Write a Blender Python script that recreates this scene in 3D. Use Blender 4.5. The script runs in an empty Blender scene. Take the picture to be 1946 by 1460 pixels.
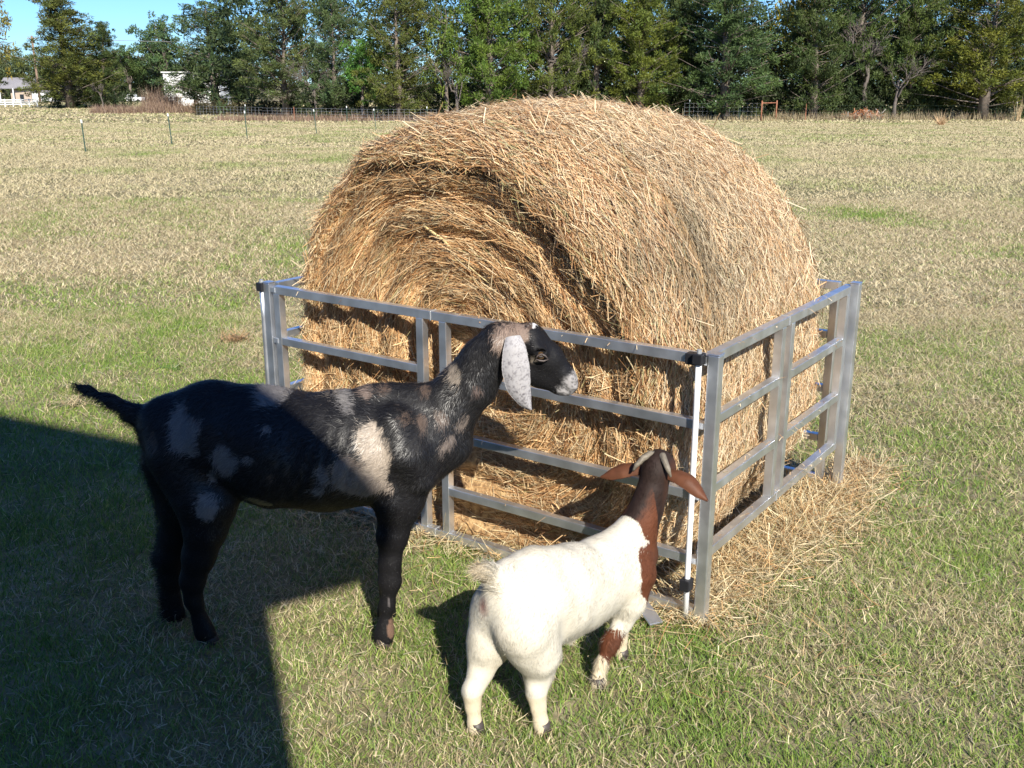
import bpy, math, random
import numpy as np
from math import radians as R, sin, cos, tan, pi
from mathutils import Vector, Matrix, Quaternion
random.seed(7); rng = np.random.default_rng(7)
scene = bpy.context.scene
COL = scene.collection

# ------------------------------------------------------------------ camera, sky, sun, exposure
CAM_H, FPX, PITCH = 1.75, 1959.0, 0.2873
cam = bpy.data.cameras.new('camera'); cam_o = bpy.data.objects.new('camera', cam); COL.objects.link(cam_o)
cam.sensor_width = 36; cam.lens = 36 * FPX / 1946; cam.clip_end = 3000; cam.clip_start = 0.05
cam_o.location = (0, 0, CAM_H); cam_o.rotation_euler = (pi / 2 - PITCH, 0, 0)
scene.camera = cam_o
SUN_EL, SUN_AZ = R(35), math.atan2(0.292, 0.956)      # light travels away from the camera and a little left
SDIR = np.array([-sin(SUN_AZ) * cos(SUN_EL), cos(SUN_AZ) * cos(SUN_EL), -sin(SUN_EL)])
world = bpy.data.worlds.new('World'); scene.world = world; world.use_nodes = True
wn = world.node_tree; sky = wn.nodes.new('ShaderNodeTexSky'); sky.sky_type = 'NISHITA'; sky.sun_disc = False
sky.sun_elevation = SUN_EL; sky.sun_rotation = pi - SUN_AZ; sky.air_density = 1.0; sky.dust_density = 0.0; sky.ozone_density = 3.5; sky.altitude = 500
bg = wn.nodes['Background']; bg.inputs[1].default_value = 0.075
tint = wn.nodes.new('ShaderNodeMixRGB'); tint.blend_type = 'MULTIPLY'; tint.inputs[0].default_value = 1; tint.inputs[2].default_value = (0.52, 0.82, 1.25, 1)
wn.links.new(sky.outputs[0], tint.inputs[1]); wn.links.new(tint.outputs[0], bg.inputs[0])
sl = bpy.data.lights.new('sun', 'SUN'); sl.energy = 5.0; sl.angle = R(0.5); sl.color = (1.0, 0.94, 0.83)
sun_o = bpy.data.objects.new('sun', sl); COL.objects.link(sun_o)
sun_o.rotation_euler = Vector(SDIR).to_track_quat('-Z', 'Y').to_euler()
vs = scene.view_settings; vs.view_transform = 'Standard'; vs.look = 'None'; vs.exposure = 0.78; vs.gamma = 1

# ------------------------------------------------------------------ helpers
def ray(px, py):
    u = (px - 973) / FPX; w = (py - 730) / FPX; cp, sp = cos(PITCH), sin(PITCH)
    return np.array([u, cp - w * sp, -sp - w * cp])
def on_y(px, py, y):                                   # point seen at (px,py) of the photo standing at distance y
    r = ray(px, py); return np.array([0, 0, CAM_H]) + r * y / r[1]
def gz(x, y):                                          # the field falls gently away
    t = np.clip((np.asarray(y, float) - 12) / 58, 0, 1)
    u = np.clip((np.asarray(y, float) - 110) / 210, 0, 1)
    return -0.8 * t * t * (3 - 2 * t) - 4.2 * u * u * (3 - 2 * u)
def gp(px, py):                                        # point of the ground
    r = ray(px, py); t = 1.0
    for _ in range(60):
        z = float(gz(0, (r * t)[1])); t = 0.5 * t + 0.5 * (z - CAM_H) / r[2]
    return np.array([0, 0, CAM_H]) + r * t
def gd(px, dist, py=190):                              # ground point in direction px at a given distance
    r = ray(px, py); b = r * dist / r[1]; b[2] = gz(0, dist); return b
def norm(v):
    v = np.asarray(v, float); return v / np.maximum(np.linalg.norm(v, axis=-1, keepdims=True), 1e-9)
_perm = rng.random((64, 64, 64)).astype(np.float32)
def vnoise(p, s=1.0):                                  # value noise, 0..1
    p = np.asarray(p, np.float32) * s + 100.3; i = np.floor(p).astype(int); f = p - i; f = f * f * (3 - 2 * f)
    r = 0
    for dx in (0, 1):
        for dy in (0, 1):
            for dz in (0, 1):
                w = (f[..., 0] if dx else 1 - f[..., 0]) * (f[..., 1] if dy else 1 - f[..., 1]) * (f[..., 2] if dz else 1 - f[..., 2])
                r = r + w * _perm[(i[..., 0] + dx) % 64, (i[..., 1] + dy) % 64, (i[..., 2] + dz) % 64]
    return r
def fbm(p, s=1.0, o=3):
    a = 0; t = 0
    for k in range(o): a = a + vnoise(np.asarray(p) + 17.7 * k, s * 2 ** k) / 2 ** k; t += 1 / 2 ** k
    return a / t
def tag(o, label=None, cat=None, group=None, kind=None):
    if label: o['label'] = label
    if cat: o['category'] = cat
    if group: o['group'] = group
    if kind: o['kind'] = kind
    return o
def empty(name, loc=(0, 0, 0)):
    o = bpy.data.objects.new(name, None); COL.objects.link(o); o.location = [float(c) for c in loc]; o.empty_display_size = 0.1; return o
def mk(name, V, F, mat, parent=None, colors=None, smooth=False):
    """one mesh object; F: one array (n,k) or a list of arrays; world coordinates (parent offset removed)"""
    V = np.asarray(V, np.float32).reshape(-1, 3)
    if parent is not None:
        off = parent
        tot = np.zeros(3)
        while off is not None: tot += np.array(off.location); off = off.parent
        V = V - tot.astype(np.float32)
    Fs = F if isinstance(F, list) else [F]
    Fs = [np.asarray(f, np.int32) for f in Fs if len(f)]
    me = bpy.data.meshes.new(name); me.vertices.add(len(V)); me.vertices.foreach_set('co', V.ravel())
    nl = sum(f.size for f in Fs); npoly = sum(len(f) for f in Fs)
    me.loops.add(nl); me.polygons.add(npoly)
    me.loops.foreach_set('vertex_index', np.concatenate([f.ravel() for f in Fs]))
    tot = np.concatenate([np.full(len(f), f.shape[1], np.int32) for f in Fs]); st = np.concatenate([[0], np.cumsum(tot)[:-1]]).astype(np.int32)
    me.polygons.foreach_set('loop_start', st)
    me.polygons.foreach_set('use_smooth', np.full(npoly, bool(smooth)))
    me.update(calc_edges=True); me.validate()
    if colors is not None:
        a = me.attributes.new('Col', 'FLOAT_COLOR', 'POINT'); c = np.ones((len(V), 4), np.float32); c[:, :3] = colors; a.data.foreach_set('color', c.ravel())
    if mat: me.materials.append(mat)
    o = bpy.data.objects.new(name, me); COL.objects.link(o)
    if parent is not None: o.parent = parent
    return o
def strands(P, D, L, W, S, B=None, segs=2, taper=True, col=None):
    """ribbons: base P, direction D, length L, width W, side vector S, bend B"""
    n = len(P); L = np.broadcast_to(L, n)[:, None]; W = np.broadcast_to(W, n)[:, None]
    B = np.zeros((n, 3)) if B is None else B
    rows = []
    for i in range(segs + 1):
        t = i / segs; c = P + D * L * t + B * L * t * t
        if i == segs and taper: rows.append(c[:, None, :])
        else:
            w = W * ((1 - 0.6 * t) if taper else 1) * 0.5
            rows.append(np.stack([c - S * w, c + S * w], 1))
    V = np.concatenate(rows, 1); m = V.shape[1]; base = (np.arange(n) * m)[:, None]
    Fq, Ft = [], []
    for i in range(segs):
        a = 2 * i
        if i == segs - 1 and taper: Ft.append(base + np.array([[a, a + 1, a + 2]]))
        else: Fq.append(base + np.array([[a, a + 1, a + 3, a + 2]]))
    F = []
    if Fq: F.append(np.concatenate(Fq))
    if Ft: F.append(np.concatenate(Ft))
    c = None if col is None else np.repeat(col, m, 0)
    return V.reshape(-1, 3), F, c
def join(parts):
    """parts: list of (V, [F..], C) -> one"""
    Vs, Cs, Fd, o = [], [], {}, 0
    for V, F, C in parts:
        V = np.asarray(V, float).reshape(-1, 3); Vs.append(V)
        if C is not None: Cs.append(C)
        for f in (F if isinstance(F, list) else [F]):
            f = np.asarray(f)
            if len(f): Fd.setdefault(f.shape[1], []).append(f + o)
        o += len(V)
    return np.concatenate(Vs), [np.concatenate(v) for v in Fd.values()], (np.concatenate(Cs) if Cs else None)
def tube(pts, rad, k=8, col=None):
    pts = np.asarray(pts, float); n = len(pts); rad = np.broadcast_to(rad, n)
    T = norm(np.gradient(pts, axis=0)); up = np.array([0.13, 0.21, 0.97]) if abs(T[0][2]) < 0.9 else np.array([0.97, 0.21, 0.1])
    A = norm(np.cross(T, up)); Bv = np.cross(T, A); ang = np.linspace(0, 2 * pi, k, endpoint=False)
    V = pts[:, None] + rad[:, None, None] * (np.cos(ang)[None, :, None] * A[:, None] + np.sin(ang)[None, :, None] * Bv[:, None])
    V = V.reshape(-1, 3); j = np.arange(k); F = []
    for i in range(n - 1): F.append(np.stack([i * k + j, i * k + (j + 1) % k, (i + 1) * k + (j + 1) % k, (i + 1) * k + j], 1))
    V = np.vstack([V, pts[:1], pts[-1:]]); c0, c1 = n * k, n * k + 1
    caps = np.concatenate([np.stack([np.full(k, c0), (j + 1) % k, j], 1), np.stack([np.full(k, c1), (n - 1) * k + j, (n - 1) * k + (j + 1) % k], 1)])
    return V, [np.concatenate(F), caps], (None if col is None else np.tile(col, (len(V), 1)))
def box(c, s, M=None):
    c = np.array(c, float); s = np.array(s, float) / 2
    V = np.array([[x, y, z] for x in (-1, 1) for y in (-1, 1) for z in (-1, 1)]) * s
    if M is not None: V = V @ np.array(M).T
    F = np.array([[0, 1, 3, 2], [4, 6, 7, 5], [0, 4, 5, 1], [2, 3, 7, 6], [0, 2, 6, 4], [1, 5, 7, 3]])
    return V + c, [F], None
def beam(a, b, w, h, side=None):
    """square tube from a to b; w measured along `side`, h across"""
    a = np.array(a, float); b = np.array(b, float); d = norm(b - a)
    s = np.array([0, 0, 1.0]) if side is None else np.array(side, float)
    s = norm(s - d * (s @ d)); t = np.cross(d, s)
    return box((a + b) / 2, (np.linalg.norm(b - a), w, h), np.stack([d, s, t], 1))
def bevel(o, w=0.002, seg=2):
    m = o.modifiers.new('bevel', 'BEVEL'); m.width = w; m.segments = seg; m.limit_method = 'ANGLE'; return o
def copy_tree(o, parent=None):
    c = o.copy(); COL.objects.link(c); c.parent = parent
    for ch in list(o.children): copy_tree(ch, c)
    return c

# ------------------------------------------------------------------ materials
def material(name, build):
    m = bpy.data.materials.new(name); m.use_nodes = True; nt = m.node_tree; b = nt.nodes['Principled BSDF']
    build(nt, b); return m
def N(nt, t, **k):
    n = nt.nodes.new(t)
    for a, v in k.items():
        if a.startswith('i_'): n.inputs[a[2:]].default_value = v
        else: setattr(n, a, v)
    return n
def noise_ramp(nt, b, cols, scale=5, detail=4, coord='Object', stretch=None, bump=0, sock='Base Color'):
    tc = N(nt, 'ShaderNodeTexCoord'); mp = N(nt, 'ShaderNodeMapping'); nt.links.new(tc.outputs[coord], mp.inputs[0])
    if stretch: mp.inputs['Scale'].default_value = stretch
    nz = N(nt, 'ShaderNodeTexNoise'); nz.inputs['Scale'].default_value = scale; nz.inputs['Detail'].default_value = detail
    nt.links.new(mp.outputs[0], nz.inputs['Vector'])
    cr = N(nt, 'ShaderNodeValToRGB'); e = cr.color_ramp.elements
    while len(e) < len(cols): e.new(0.5)
    for i, (p, c) in enumerate(cols): e[i].position = p; e[i].color = (*c, 1)
    nt.links.new(nz.outputs[0], cr.inputs[0]); nt.links.new(cr.outputs[0], b.inputs[sock])
    if bump:
        bp = N(nt, 'ShaderNodeBump'); bp.inputs['Strength'].default_value = bump; bp.inputs['Distance'].default_value = 0.02
        nt.links.new(nz.outputs[0], bp.inputs['Height']); nt.links.new(bp.outputs[0], b.inputs['Normal'])
    return nz, cr
def attr_mat(name, rough=0.7, spec=0.3, transl=0.0, objcol=False, bump=None):
    def f(nt, b):
        a = N(nt, 'ShaderNodeAttribute', attribute_name='Col'); src = a.outputs['Color']
        if objcol:
            oi = N(nt, 'ShaderNodeObjectInfo'); mx = N(nt, 'ShaderNodeMixRGB', blend_type='MULTIPLY'); mx.inputs[0].default_value = 1
            nt.links.new(src, mx.inputs[1]); nt.links.new(oi.outputs['Color'], mx.inputs[2]); src = mx.outputs[0]
        nt.links.new(src, b.inputs['Base Color']); b.inputs['Roughness'].default_value = rough
        b.inputs['Specular IOR Level'].default_value = spec
        if bump:
            tc = N(nt, 'ShaderNodeTexCoord'); nz = N(nt, 'ShaderNodeTexNoise'); nz.inputs['Scale'].default_value = bump[0]; nz.inputs['Detail'].default_value = 6
            nt.links.new(tc.outputs['Object'], nz.inputs['Vector'])
            bp = N(nt, 'ShaderNodeBump'); bp.inputs['Strength'].default_value = bump[1]; bp.inputs['Distance'].default_value = bump[2]
            nt.links.new(nz.outputs[0], bp.inputs['Height']); nt.links.new(bp.outputs[0], b.inputs['Normal'])
        if transl:
            t = N(nt, 'ShaderNodeBsdfTranslucent'); nt.links.new(src, t.inputs[0]); ms = N(nt, 'ShaderNodeMixShader'); ms.inputs[0].default_value = transl
            out = nt.nodes['Material Output']; nt.links.new(b.outputs[0], ms.inputs[1]); nt.links.new(t.outputs[0], ms.inputs[2]); nt.links.new(ms.outputs[0], out.inputs[0])
    return material(name, f)
def flat_mat(name, c, rough=0.6, metal=0.0, spec=0.4, var=0.12, scale=6, bump=0.0):
    def f(nt, b):
        c1 = tuple(x * (1 - var) for x in c); c2 = tuple(min(1, x * (1 + var)) for x in c)
        noise_ramp(nt, b, [(0.3, c1), (0.7, c2)], scale=scale, bump=bump)
        b.inputs['Roughness'].default_value = rough; b.inputs['Metallic'].default_value = metal; b.inputs['Specular IOR Level'].default_value = spec
    return material(name, f)
M_grass = attr_mat('grass_blades', 0.55, 0.35, 0.25)
M_straw = attr_mat('straw', 0.5, 0.35, 0.12)
M_fur_d = attr_mat('fur_dark', 0.38, 0.38)
M_fur_l = attr_mat('fur_light', 0.65, 0.25, 0.15)
M_skin_d = attr_mat('coat_dark', 0.6, 0.2, bump=(90, 0.4, 0.004))
M_skin_l = attr_mat('coat_light', 0.7, 0.25, bump=(110, 0.3, 0.003))
M_leaf = attr_mat('foliage', 0.6, 0.3, 0.18, objcol=True)
M_bark = flat_mat('bark', (0.16, 0.13, 0.105), 0.9, var=0.35, scale=9, bump=0.5)
M_deadwood = flat_mat('dead_wood', (0.13, 0.11, 0.095), 0.9, var=0.3, scale=9, bump=0.3)
def _alu(nt, b):
    nz, cr = noise_ramp(nt, b, [(0.25, (0.60, 0.62, 0.65)), (0.75, (0.82, 0.84, 0.87))], scale=14, detail=6, stretch=(1, 1, 1))
    b.inputs['Metallic'].default_value = 0.9
    r = N(nt, 'ShaderNodeMapRange'); r.inputs['To Min'].default_value = 0.25; r.inputs['To Max'].default_value = 0.5
    nt.links.new(nz.outputs[0], r.inputs[0]); nt.links.new(r.outputs[0], b.inputs['Roughness'])
M_alu = material('mill_aluminium', _alu)
M_blackp = flat_mat('black_plastic', (0.015, 0.015, 0.018), 0.45)
M_whitep = flat_mat('white_plastic', (0.8, 0.8, 0.8), 0.35, var=0.03)
M_steel = flat_mat('galvanised_wire', (0.45, 0.46, 0.47), 0.5, 0.6)
M_tpost = flat_mat('green_post_paint', (0.035, 0.07, 0.05), 0.6)
M_white = flat_mat('white_paint', (0.72, 0.72, 0.70), 0.6, var=0.08, scale=3)
M_rust = flat_mat('rusty_pipe', (0.28, 0.12, 0.07), 0.8, var=0.35, scale=8)
M_roof = flat_mat('grey_shingles', (0.22, 0.21, 0.22), 0.9, var=0.25, scale=5)
M_dark = flat_mat('dark_glass', (0.02, 0.025, 0.03), 0.15, spec=0.6)
M_tyre = flat_mat('tyre_rubber', (0.02, 0.02, 0.02), 0.8)
M_wood = flat_mat('weathered_wood', (0.25, 0.17, 0.12), 0.85, var=0.3, scale=8)
M_brick = flat_mat('tan_brick', (0.42, 0.33, 0.26), 0.85, var=0.2, scale=10)
M_horn = flat_mat('horn', (0.17, 0.145, 0.11), 0.55, var=0.25, scale=60, bump=0.3)
M_hoof = flat_mat('hoof', (0.05, 0.04, 0.035), 0.5, var=0.3, scale=40)

# ------------------------------------------------------------------ setting: ground
def _ground(nt, b):
    tc = N(nt, 'ShaderNodeTexCoord')
    n1 = N(nt, 'ShaderNodeTexNoise'); n1.inputs['Scale'].default_value = 0.35; n1.inputs['Detail'].default_value = 5
    n2 = N(nt, 'ShaderNodeTexNoise'); n2.inputs['Scale'].default_value = 28; n2.inputs['Detail'].default_value = 8; n2.inputs['Roughness'].default_value = 0.75
    n3 = N(nt, 'ShaderNodeTexNoise'); n3.inputs['Scale'].default_value = 3.0; n3.inputs['Detail'].default_value = 6
    for n in (n1, n2, n3): nt.links.new(tc.outputs['Object'], n.inputs['Vector'])
    c1 = N(nt, 'ShaderNodeValToRGB'); e = c1.color_ramp.elements
    e[0].position = 0.38; e[0].color = (0.18, 0.17, 0.08, 1); e[1].position = 0.66; e[1].color = (0.43, 0.37, 0.24, 1)
    m = N(nt, 'ShaderNodeMath', operation='ADD'); m2 = N(nt, 'ShaderNodeMath', operation='MULTIPLY'); m2.inputs[1].default_value = 0.5
    nt.links.new(n1.outputs[0], m.inputs[0]); nt.links.new(n3.outputs[0], m.inputs[1]); nt.links.new(m.outputs[0], m2.inputs[0]); nt.links.new(m2.outputs[0], c1.inputs[0])
    mx = N(nt, 'ShaderNodeMixRGB', blend_type='MULTIPLY'); mx.inputs[0].default_value = 0.85
    c2 = N(nt, 'ShaderNodeValToRGB'); e = c2.color_ramp.elements; e[0].position = 0.3; e[0].color = (0.35, 0.33, 0.3, 1); e[1].position = 0.62; e[1].color = (1, 1, 1, 1)
    nt.links.new(n2.outputs[0], c2.inputs[0]); nt.links.new(c1.outputs[0], mx.inputs[1]); nt.links.new(c2.outputs[0], mx.inputs[2])
    nt.links.new(mx.outputs[0], b.inputs['Base Color']); b.inputs['Roughness'].default_value = 1; b.inputs['Specular IOR Level'].default_value = 0.1
    bp = N(nt, 'ShaderNodeBump'); bp.inputs['Strength'].default_value = 0.6; bp.inputs['Distance'].default_value = 0.03
    nt.links.new(n2.outputs[0], bp.inputs['Height']); nt.links.new(bp.outputs[0], b.inputs['Normal'])
M_ground = material('meadow_soil', _ground)
ys = np.unique(np.concatenate([np.linspace(-40, 0, 9), np.linspace(0, 12, 13), np.linspace(12, 70, 30), np.linspace(75, 330, 40), np.geomspace(340, 1500, 8)]))
xs = np.unique(np.concatenate([-np.geomspace(4, 1500, 18), [0], np.geomspace(4, 1500, 18)]))
X, Y = np.meshgrid(xs, ys); Z = gz(X, Y); V = np.stack([X, Y, Z], -1).reshape(-1, 3); nx, ny = len(xs), len(ys)
i, j = np.meshgrid(np.arange(nx - 1), np.arange(ny - 1)); a = (j * nx + i).ravel()
tag(mk('ground', V, np.stack([a, a + 1, a + nx + 1, a + nx], 1), M_ground, smooth=True), kind='structure')

# pen plan (world metres): front corner and the two directions of its sides
PC = np.array([0.608, 3.0975]); TH = 0.6123
PU = np.array([-cos(TH), sin(TH)]); PV = np.array([sin(TH), cos(TH)]); PW1, PW2 = 1.996, 1.425
def pen(a, b, z=0.0):
    a, b, z = np.broadcast_arrays(np.asarray(a, float), np.asarray(b, float), np.asarray(z, float))
    return np.stack([PC[0] + a * PU[0] + b * PV[0], PC[1] + a * PU[1] + b * PV[1], z], -1)
def to_pen(P): d = P[:, :2] - PC; return d @ PU, d @ PV

# ------------------------------------------------------------------ grass
def dryness(P):                                        # 0 green .. 1 straw coloured
    P3 = np.stack([P[:, 0], P[:, 1], P[:, 0] * 0], 1)
    n = fbm(P3, 0.55, 4); n2 = vnoise(P3 + 5, 3.5)
    far = np.clip((P[:, 1] - 4.2) / 4.5, 0, 1)
    left = np.clip((-1.0 - P[:, 0]) / 1.2, 0, 1) * np.clip((8.5 - P[:, 1]) / 3, 0, 1)
    right = np.clip((P[:, 0] - 1.2) / 1.5, 0, 1)
    return np.clip(0.17 + 0.68 * far + (n - 0.5) * 1.9 + (n2 - 0.5) * 0.5 - 0.25 * left + 0.12 * right * (1 - far), 0.06, 0.93)
def blade_cols(dry, n, far=0):
    g = np.array([[0.14, 0.25, 0.035], [0.21, 0.31, 0.05], [0.10, 0.18, 0.03], [0.27, 0.34, 0.075]])[rng.integers(0, 4, n)]
    d = np.array([[0.55, 0.46, 0.28], [0.46, 0.37, 0.22], [0.66, 0.57, 0.37], [0.33, 0.26, 0.15]])[rng.integers(0, 4, n)]
    k = (rng.random(n) < dry)[:, None]
    soft = np.clip(dry[:, None] * 0.55, 0, 1)
    c = np.where(k, d, g * (1 - soft * 0.5) + d * soft * 0.5)
    return c * rng.uniform(0.75, 1.25, (n, 1))
def grass_band(y0, y1, dens, L, W, lean=0.6):
    hw = lambda y: 0.53 * y + 0.9
    A = (y1 - y0) * (hw(y0) + hw(y1)); n = int(A * dens)
    y = np.sqrt(rng.uniform(y0 ** 2, y1 ** 2, n)) if y0 > 3 else rng.uniform(y0, y1, n)
    x = rng.uniform(-1, 1, n) * hw(y); P = np.stack([x, y, gz(x, y)], 1)
    # clumping
    P3 = P * [1, 1, 0]; keep = rng.random(n) < (0.35 + 0.9 * vnoise(P3, 9) if y1 < 5 else 0.6 + 0.5 * vnoise(P3, 7))
    a, b = to_pen(P); keep &= ~((a > 0.06) & (a < PW1 - .06) & (b > 0.06) & (b < PW2 - .05))
    P = P[keep]; n = len(P); dry = dryness(P)
    az = rng.uniform(0, 2 * pi, n); ln = np.abs(rng.normal(0, lean, n)) + dry * 0.5
    D = norm(np.stack([np.cos(az) * ln, np.sin(az) * ln, np.ones(n)], 1)); az2 = az + rng.normal(0, 0.7, n)
    Bv = np.stack([np.cos(az2), np.sin(az2), -0.6 * np.ones(n)], 1) * rng.uniform(0.1, 0.7, n)[:, None]
    fa = rng.uniform(-0.9, 0.9, n); S = norm(np.stack([np.cos(fa), np.sin(fa), 0 * fa], 1))
    ll = L * rng.uniform(0.45, 1.25, n) * (0.75 + 0.6 * vnoise(P * [1, 1, 0], 1.4))
    c = blade_cols(dry, n)
    if y0 >= 16: c = c * .45 + .55 * (np.array([.17, .25, .05]) * (1 - dry[:, None]) + np.array([.57, .48, .29]) * dry[:, None])
    return strands(P, D, ll, W * rng.uniform(0.6, 1.3, n), S, Bv, 2, True, c)
def thatch(y0, y1, dens, L, W):                        # dead stems lying in the sward
    hw = lambda y: 0.53 * y + 0.9
    n = int((y1 - y0) * (hw(y0) + hw(y1)) * dens); y = rng.uniform(y0, y1, n); x = rng.uniform(-1, 1, n) * hw(y)
    P = np.stack([x, y, gz(x, y) + rng.uniform(0.01, 0.055, n)], 1); keep = rng.random(n) < 0.15 + 1.3 * dryness(P)
    P = P[keep]; n = len(P)
    a, b = to_pen(P); k = ~((a > 0.02) & (a < PW1) & (b > 0.02) & (b < PW2)); P = P[k]; n = len(P)
    az = rng.uniform(0, 2 * pi, n); D = norm(np.stack([np.cos(az), np.sin(az), rng.normal(0.05, 0.22, n)], 1))
    Bv = np.stack([-np.sin(az), np.cos(az), rng.normal(-0.1, 0.2, n)], 1) * rng.normal(0, 0.5, n)[:, None]
    S = norm(np.cross(D, [0, 0, 1.0]) + rng.normal(0, .3, (n, 3)))
    c = np.array([[0.50, 0.41, 0.23], [0.60, 0.52, 0.33], [0.38, 0.29, 0.15], [0.42, 0.38, 0.27]])[rng.integers(0, 4, n)] * rng.uniform(0.7, 1.2, (n, 1))
    return strands(P, D, L * rng.uniform(0.4, 1.5, n), W, S, Bv, 2, True, c)
G = [grass_band(1.7, 4.0, 17000, 0.042, 0.0031), grass_band(4.0, 8.0, 7500, 0.046, 0.0038),
     grass_band(8, 16, 2300, 0.055, 0.0075), grass_band(16, 32, 430, 0.075, 0.016), grass_band(32, 64, 130, 0.085, 0.034), grass_band(64, 125, 16, 0.14, 0.10),
     thatch(1.7, 4.5, 1500, 0.045, 0.0024), thatch(4.5, 9, 600, 0.06, 0.004)]
V, F, C = join(G)
tag(mk('grass', V, F, M_grass, colors=C), 'short pasture grass, green near the goats and straw coloured across the field', 'grass', kind='stuff')

# ------------------------------------------------------------------ the round bale
BA, BRX, BRZ, BB0, BB1 = 0.990, 0.888, 0.815, 0.085, 1.37
def lipc(phi):                                         # inner edge of the overhanging outer wrap, as a share of the radius
    w = np.clip(1 - np.abs(np.angle(np.exp(1j * (phi - R(45))))) / R(78), 0, 1) ** 0.7
    return 0.955 - 0.25 * w, w
def bale(phi, s):
    """phi 0 = right side of the face, s 0..1 face, 1..2 shoulder, 2..3 shell, 3..4 back"""
    rc, w = lipc(phi); q = np.stack([np.cos(phi) * 2.3, np.sin(phi) * 2.3, s * 2], -1)
    rc = rc + 0.07 * (vnoise(q, 1.6) - .5) * (0.3 + w)
    prot = 0.008 + 0.038 * w                          # how far the wrap stands proud of the face
    sh = 0.05 + 0.20 * w                              # shoulder depth
    face = s < 1; shd = (s >= 1) & (s < 2); sl_ = (s >= 2) & (s < 3)
    rho = np.where(face, rc * s, 0.0)
    bb = BB0 - 0.0 + np.where(face, 0.006 + 0.020 * np.sin(s * 32 + phi * 1.0) + 0.045 * np.exp(-((1 - s) / .035) ** 2) * w, 0)
    t = np.clip(s - 1, 0, 1); ang = t * pi / 2 * 1.15
    # first a short step out of the crevice, then a rounded shoulder
    rho_s = rc + (1 - rc) * np.clip((t - .12) / .88, 0, 1) ** 0.8
    b_s = np.where(t < .12, BB0 + 0.006 + 0.045 * w - (prot + .006 + .045 * w) * t / .12, BB0 - prot + (prot + sh) * (1 - np.sqrt(np.clip(1 - (np.clip((t - .12) / .88, 0, 1)) ** 2.2, 0, 1))))
    rho = np.where(shd, rho_s, rho); bb = np.where(shd, b_s, bb)
    u = np.clip(s - 2, 0, 1)
    rho = np.where(sl_, 1 + 0.012 * np.sin(u * pi), rho); bb = np.where(sl_, BB0 + sh + (BB1 - 0.10 - BB0 - sh) * u, bb)
    k = np.clip(s - 3, 0, 1); bk = s >= 3
    rho = np.where(bk, np.cos(k * pi / 2) ** 0.5, rho); bb = np.where(bk, BB1 - 0.10 + 0.10 * np.sin(np.minimum(k * 2.2, 1) * pi / 2), bb)
    cx_ = np.cos(phi); sq = np.clip(-np.sin(phi), 0, 1); fl = np.where(sq > 0, np.sign(cx_) * np.abs(cx_) ** (1 - .62 * np.minimum(sq * 2.2, 1)), cx_)
    x = rho * BRX * fl * (1 + .070 * np.minimum(sq * 2, 1)); z = rho * BRZ * np.sin(phi)
    # lumps
    q = np.stack([x, z, bb], -1); lump = (fbm(q, 3.2, 3) - .5) * 0.07 + (vnoise(q, 11) - .5) * 0.022
    x = x * (1 + lump * 0.9); z = z * (1 + lump) + 0.04 * np.clip(np.sin(phi), 0, 1) * np.exp(-((bb - 0.55) / .3) ** 2) * rho
    bb = bb + np.where(face | shd, (fbm(q + 9, 4.5, 3) - .5) * 0.06, 0)
    P = pen(BA - x, bb); P[..., 2] = np.maximum(0.80 + z, 0.012)
    return P
bale_root = tag(empty('hay_bale', pen(BA, 0.75)), 'big round bale of golden hay standing inside the aluminium pen', 'hay bale')
ph = np.linspace(0, 2 * pi, 260, endpoint=False); ss = np.concatenate([np.linspace(0.01, 0.999, 60), np.linspace(1.0, 1.2, 8), np.linspace(1.23, 2, 26), np.linspace(2.03, 3, 40), np.linspace(3.05, 3.99, 14)])
PH, SS = np.meshgrid(ph, ss); V = bale(PH, SS); k, m = V.shape[0], V.shape[1]
i, j = np.meshgrid(np.arange(m), np.arange(k - 1)); a = (j * m + i).ravel(); b_ = (j * m + (i + 1) % m).ravel()
def _core(nt, b):
    noise_ramp(nt, b, [(0.32, (0.16, 0.09, 0.04)), (0.5, (0.36, 0.225, 0.105)), (0.68, (0.54, 0.37, 0.18))], scale=42, detail=8, bump=0.9)
    b.inputs['Roughness'].default_value = 0.9
M_core = material('packed_hay', _core)
mk('packed_core', V.reshape(-1, 3), np.stack([a, b_, b_ + m, a + m], 1), M_core, bale_root, smooth=True)
STRAW = np.array([[0.76, 0.53, 0.31], [0.80, 0.64, 0.43], [0.66, 0.41, 0.21], [0.48, 0.26, 0.12], [0.70, 0.57, 0.38], [0.32, 0.17, 0.085], [0.44, 0.39, 0.20]])
def straw_cols(n, p=None): return STRAW[rng.choice(7, n, p=p)] * rng.uniform(0.7, 1.15, (n, 1))
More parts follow.
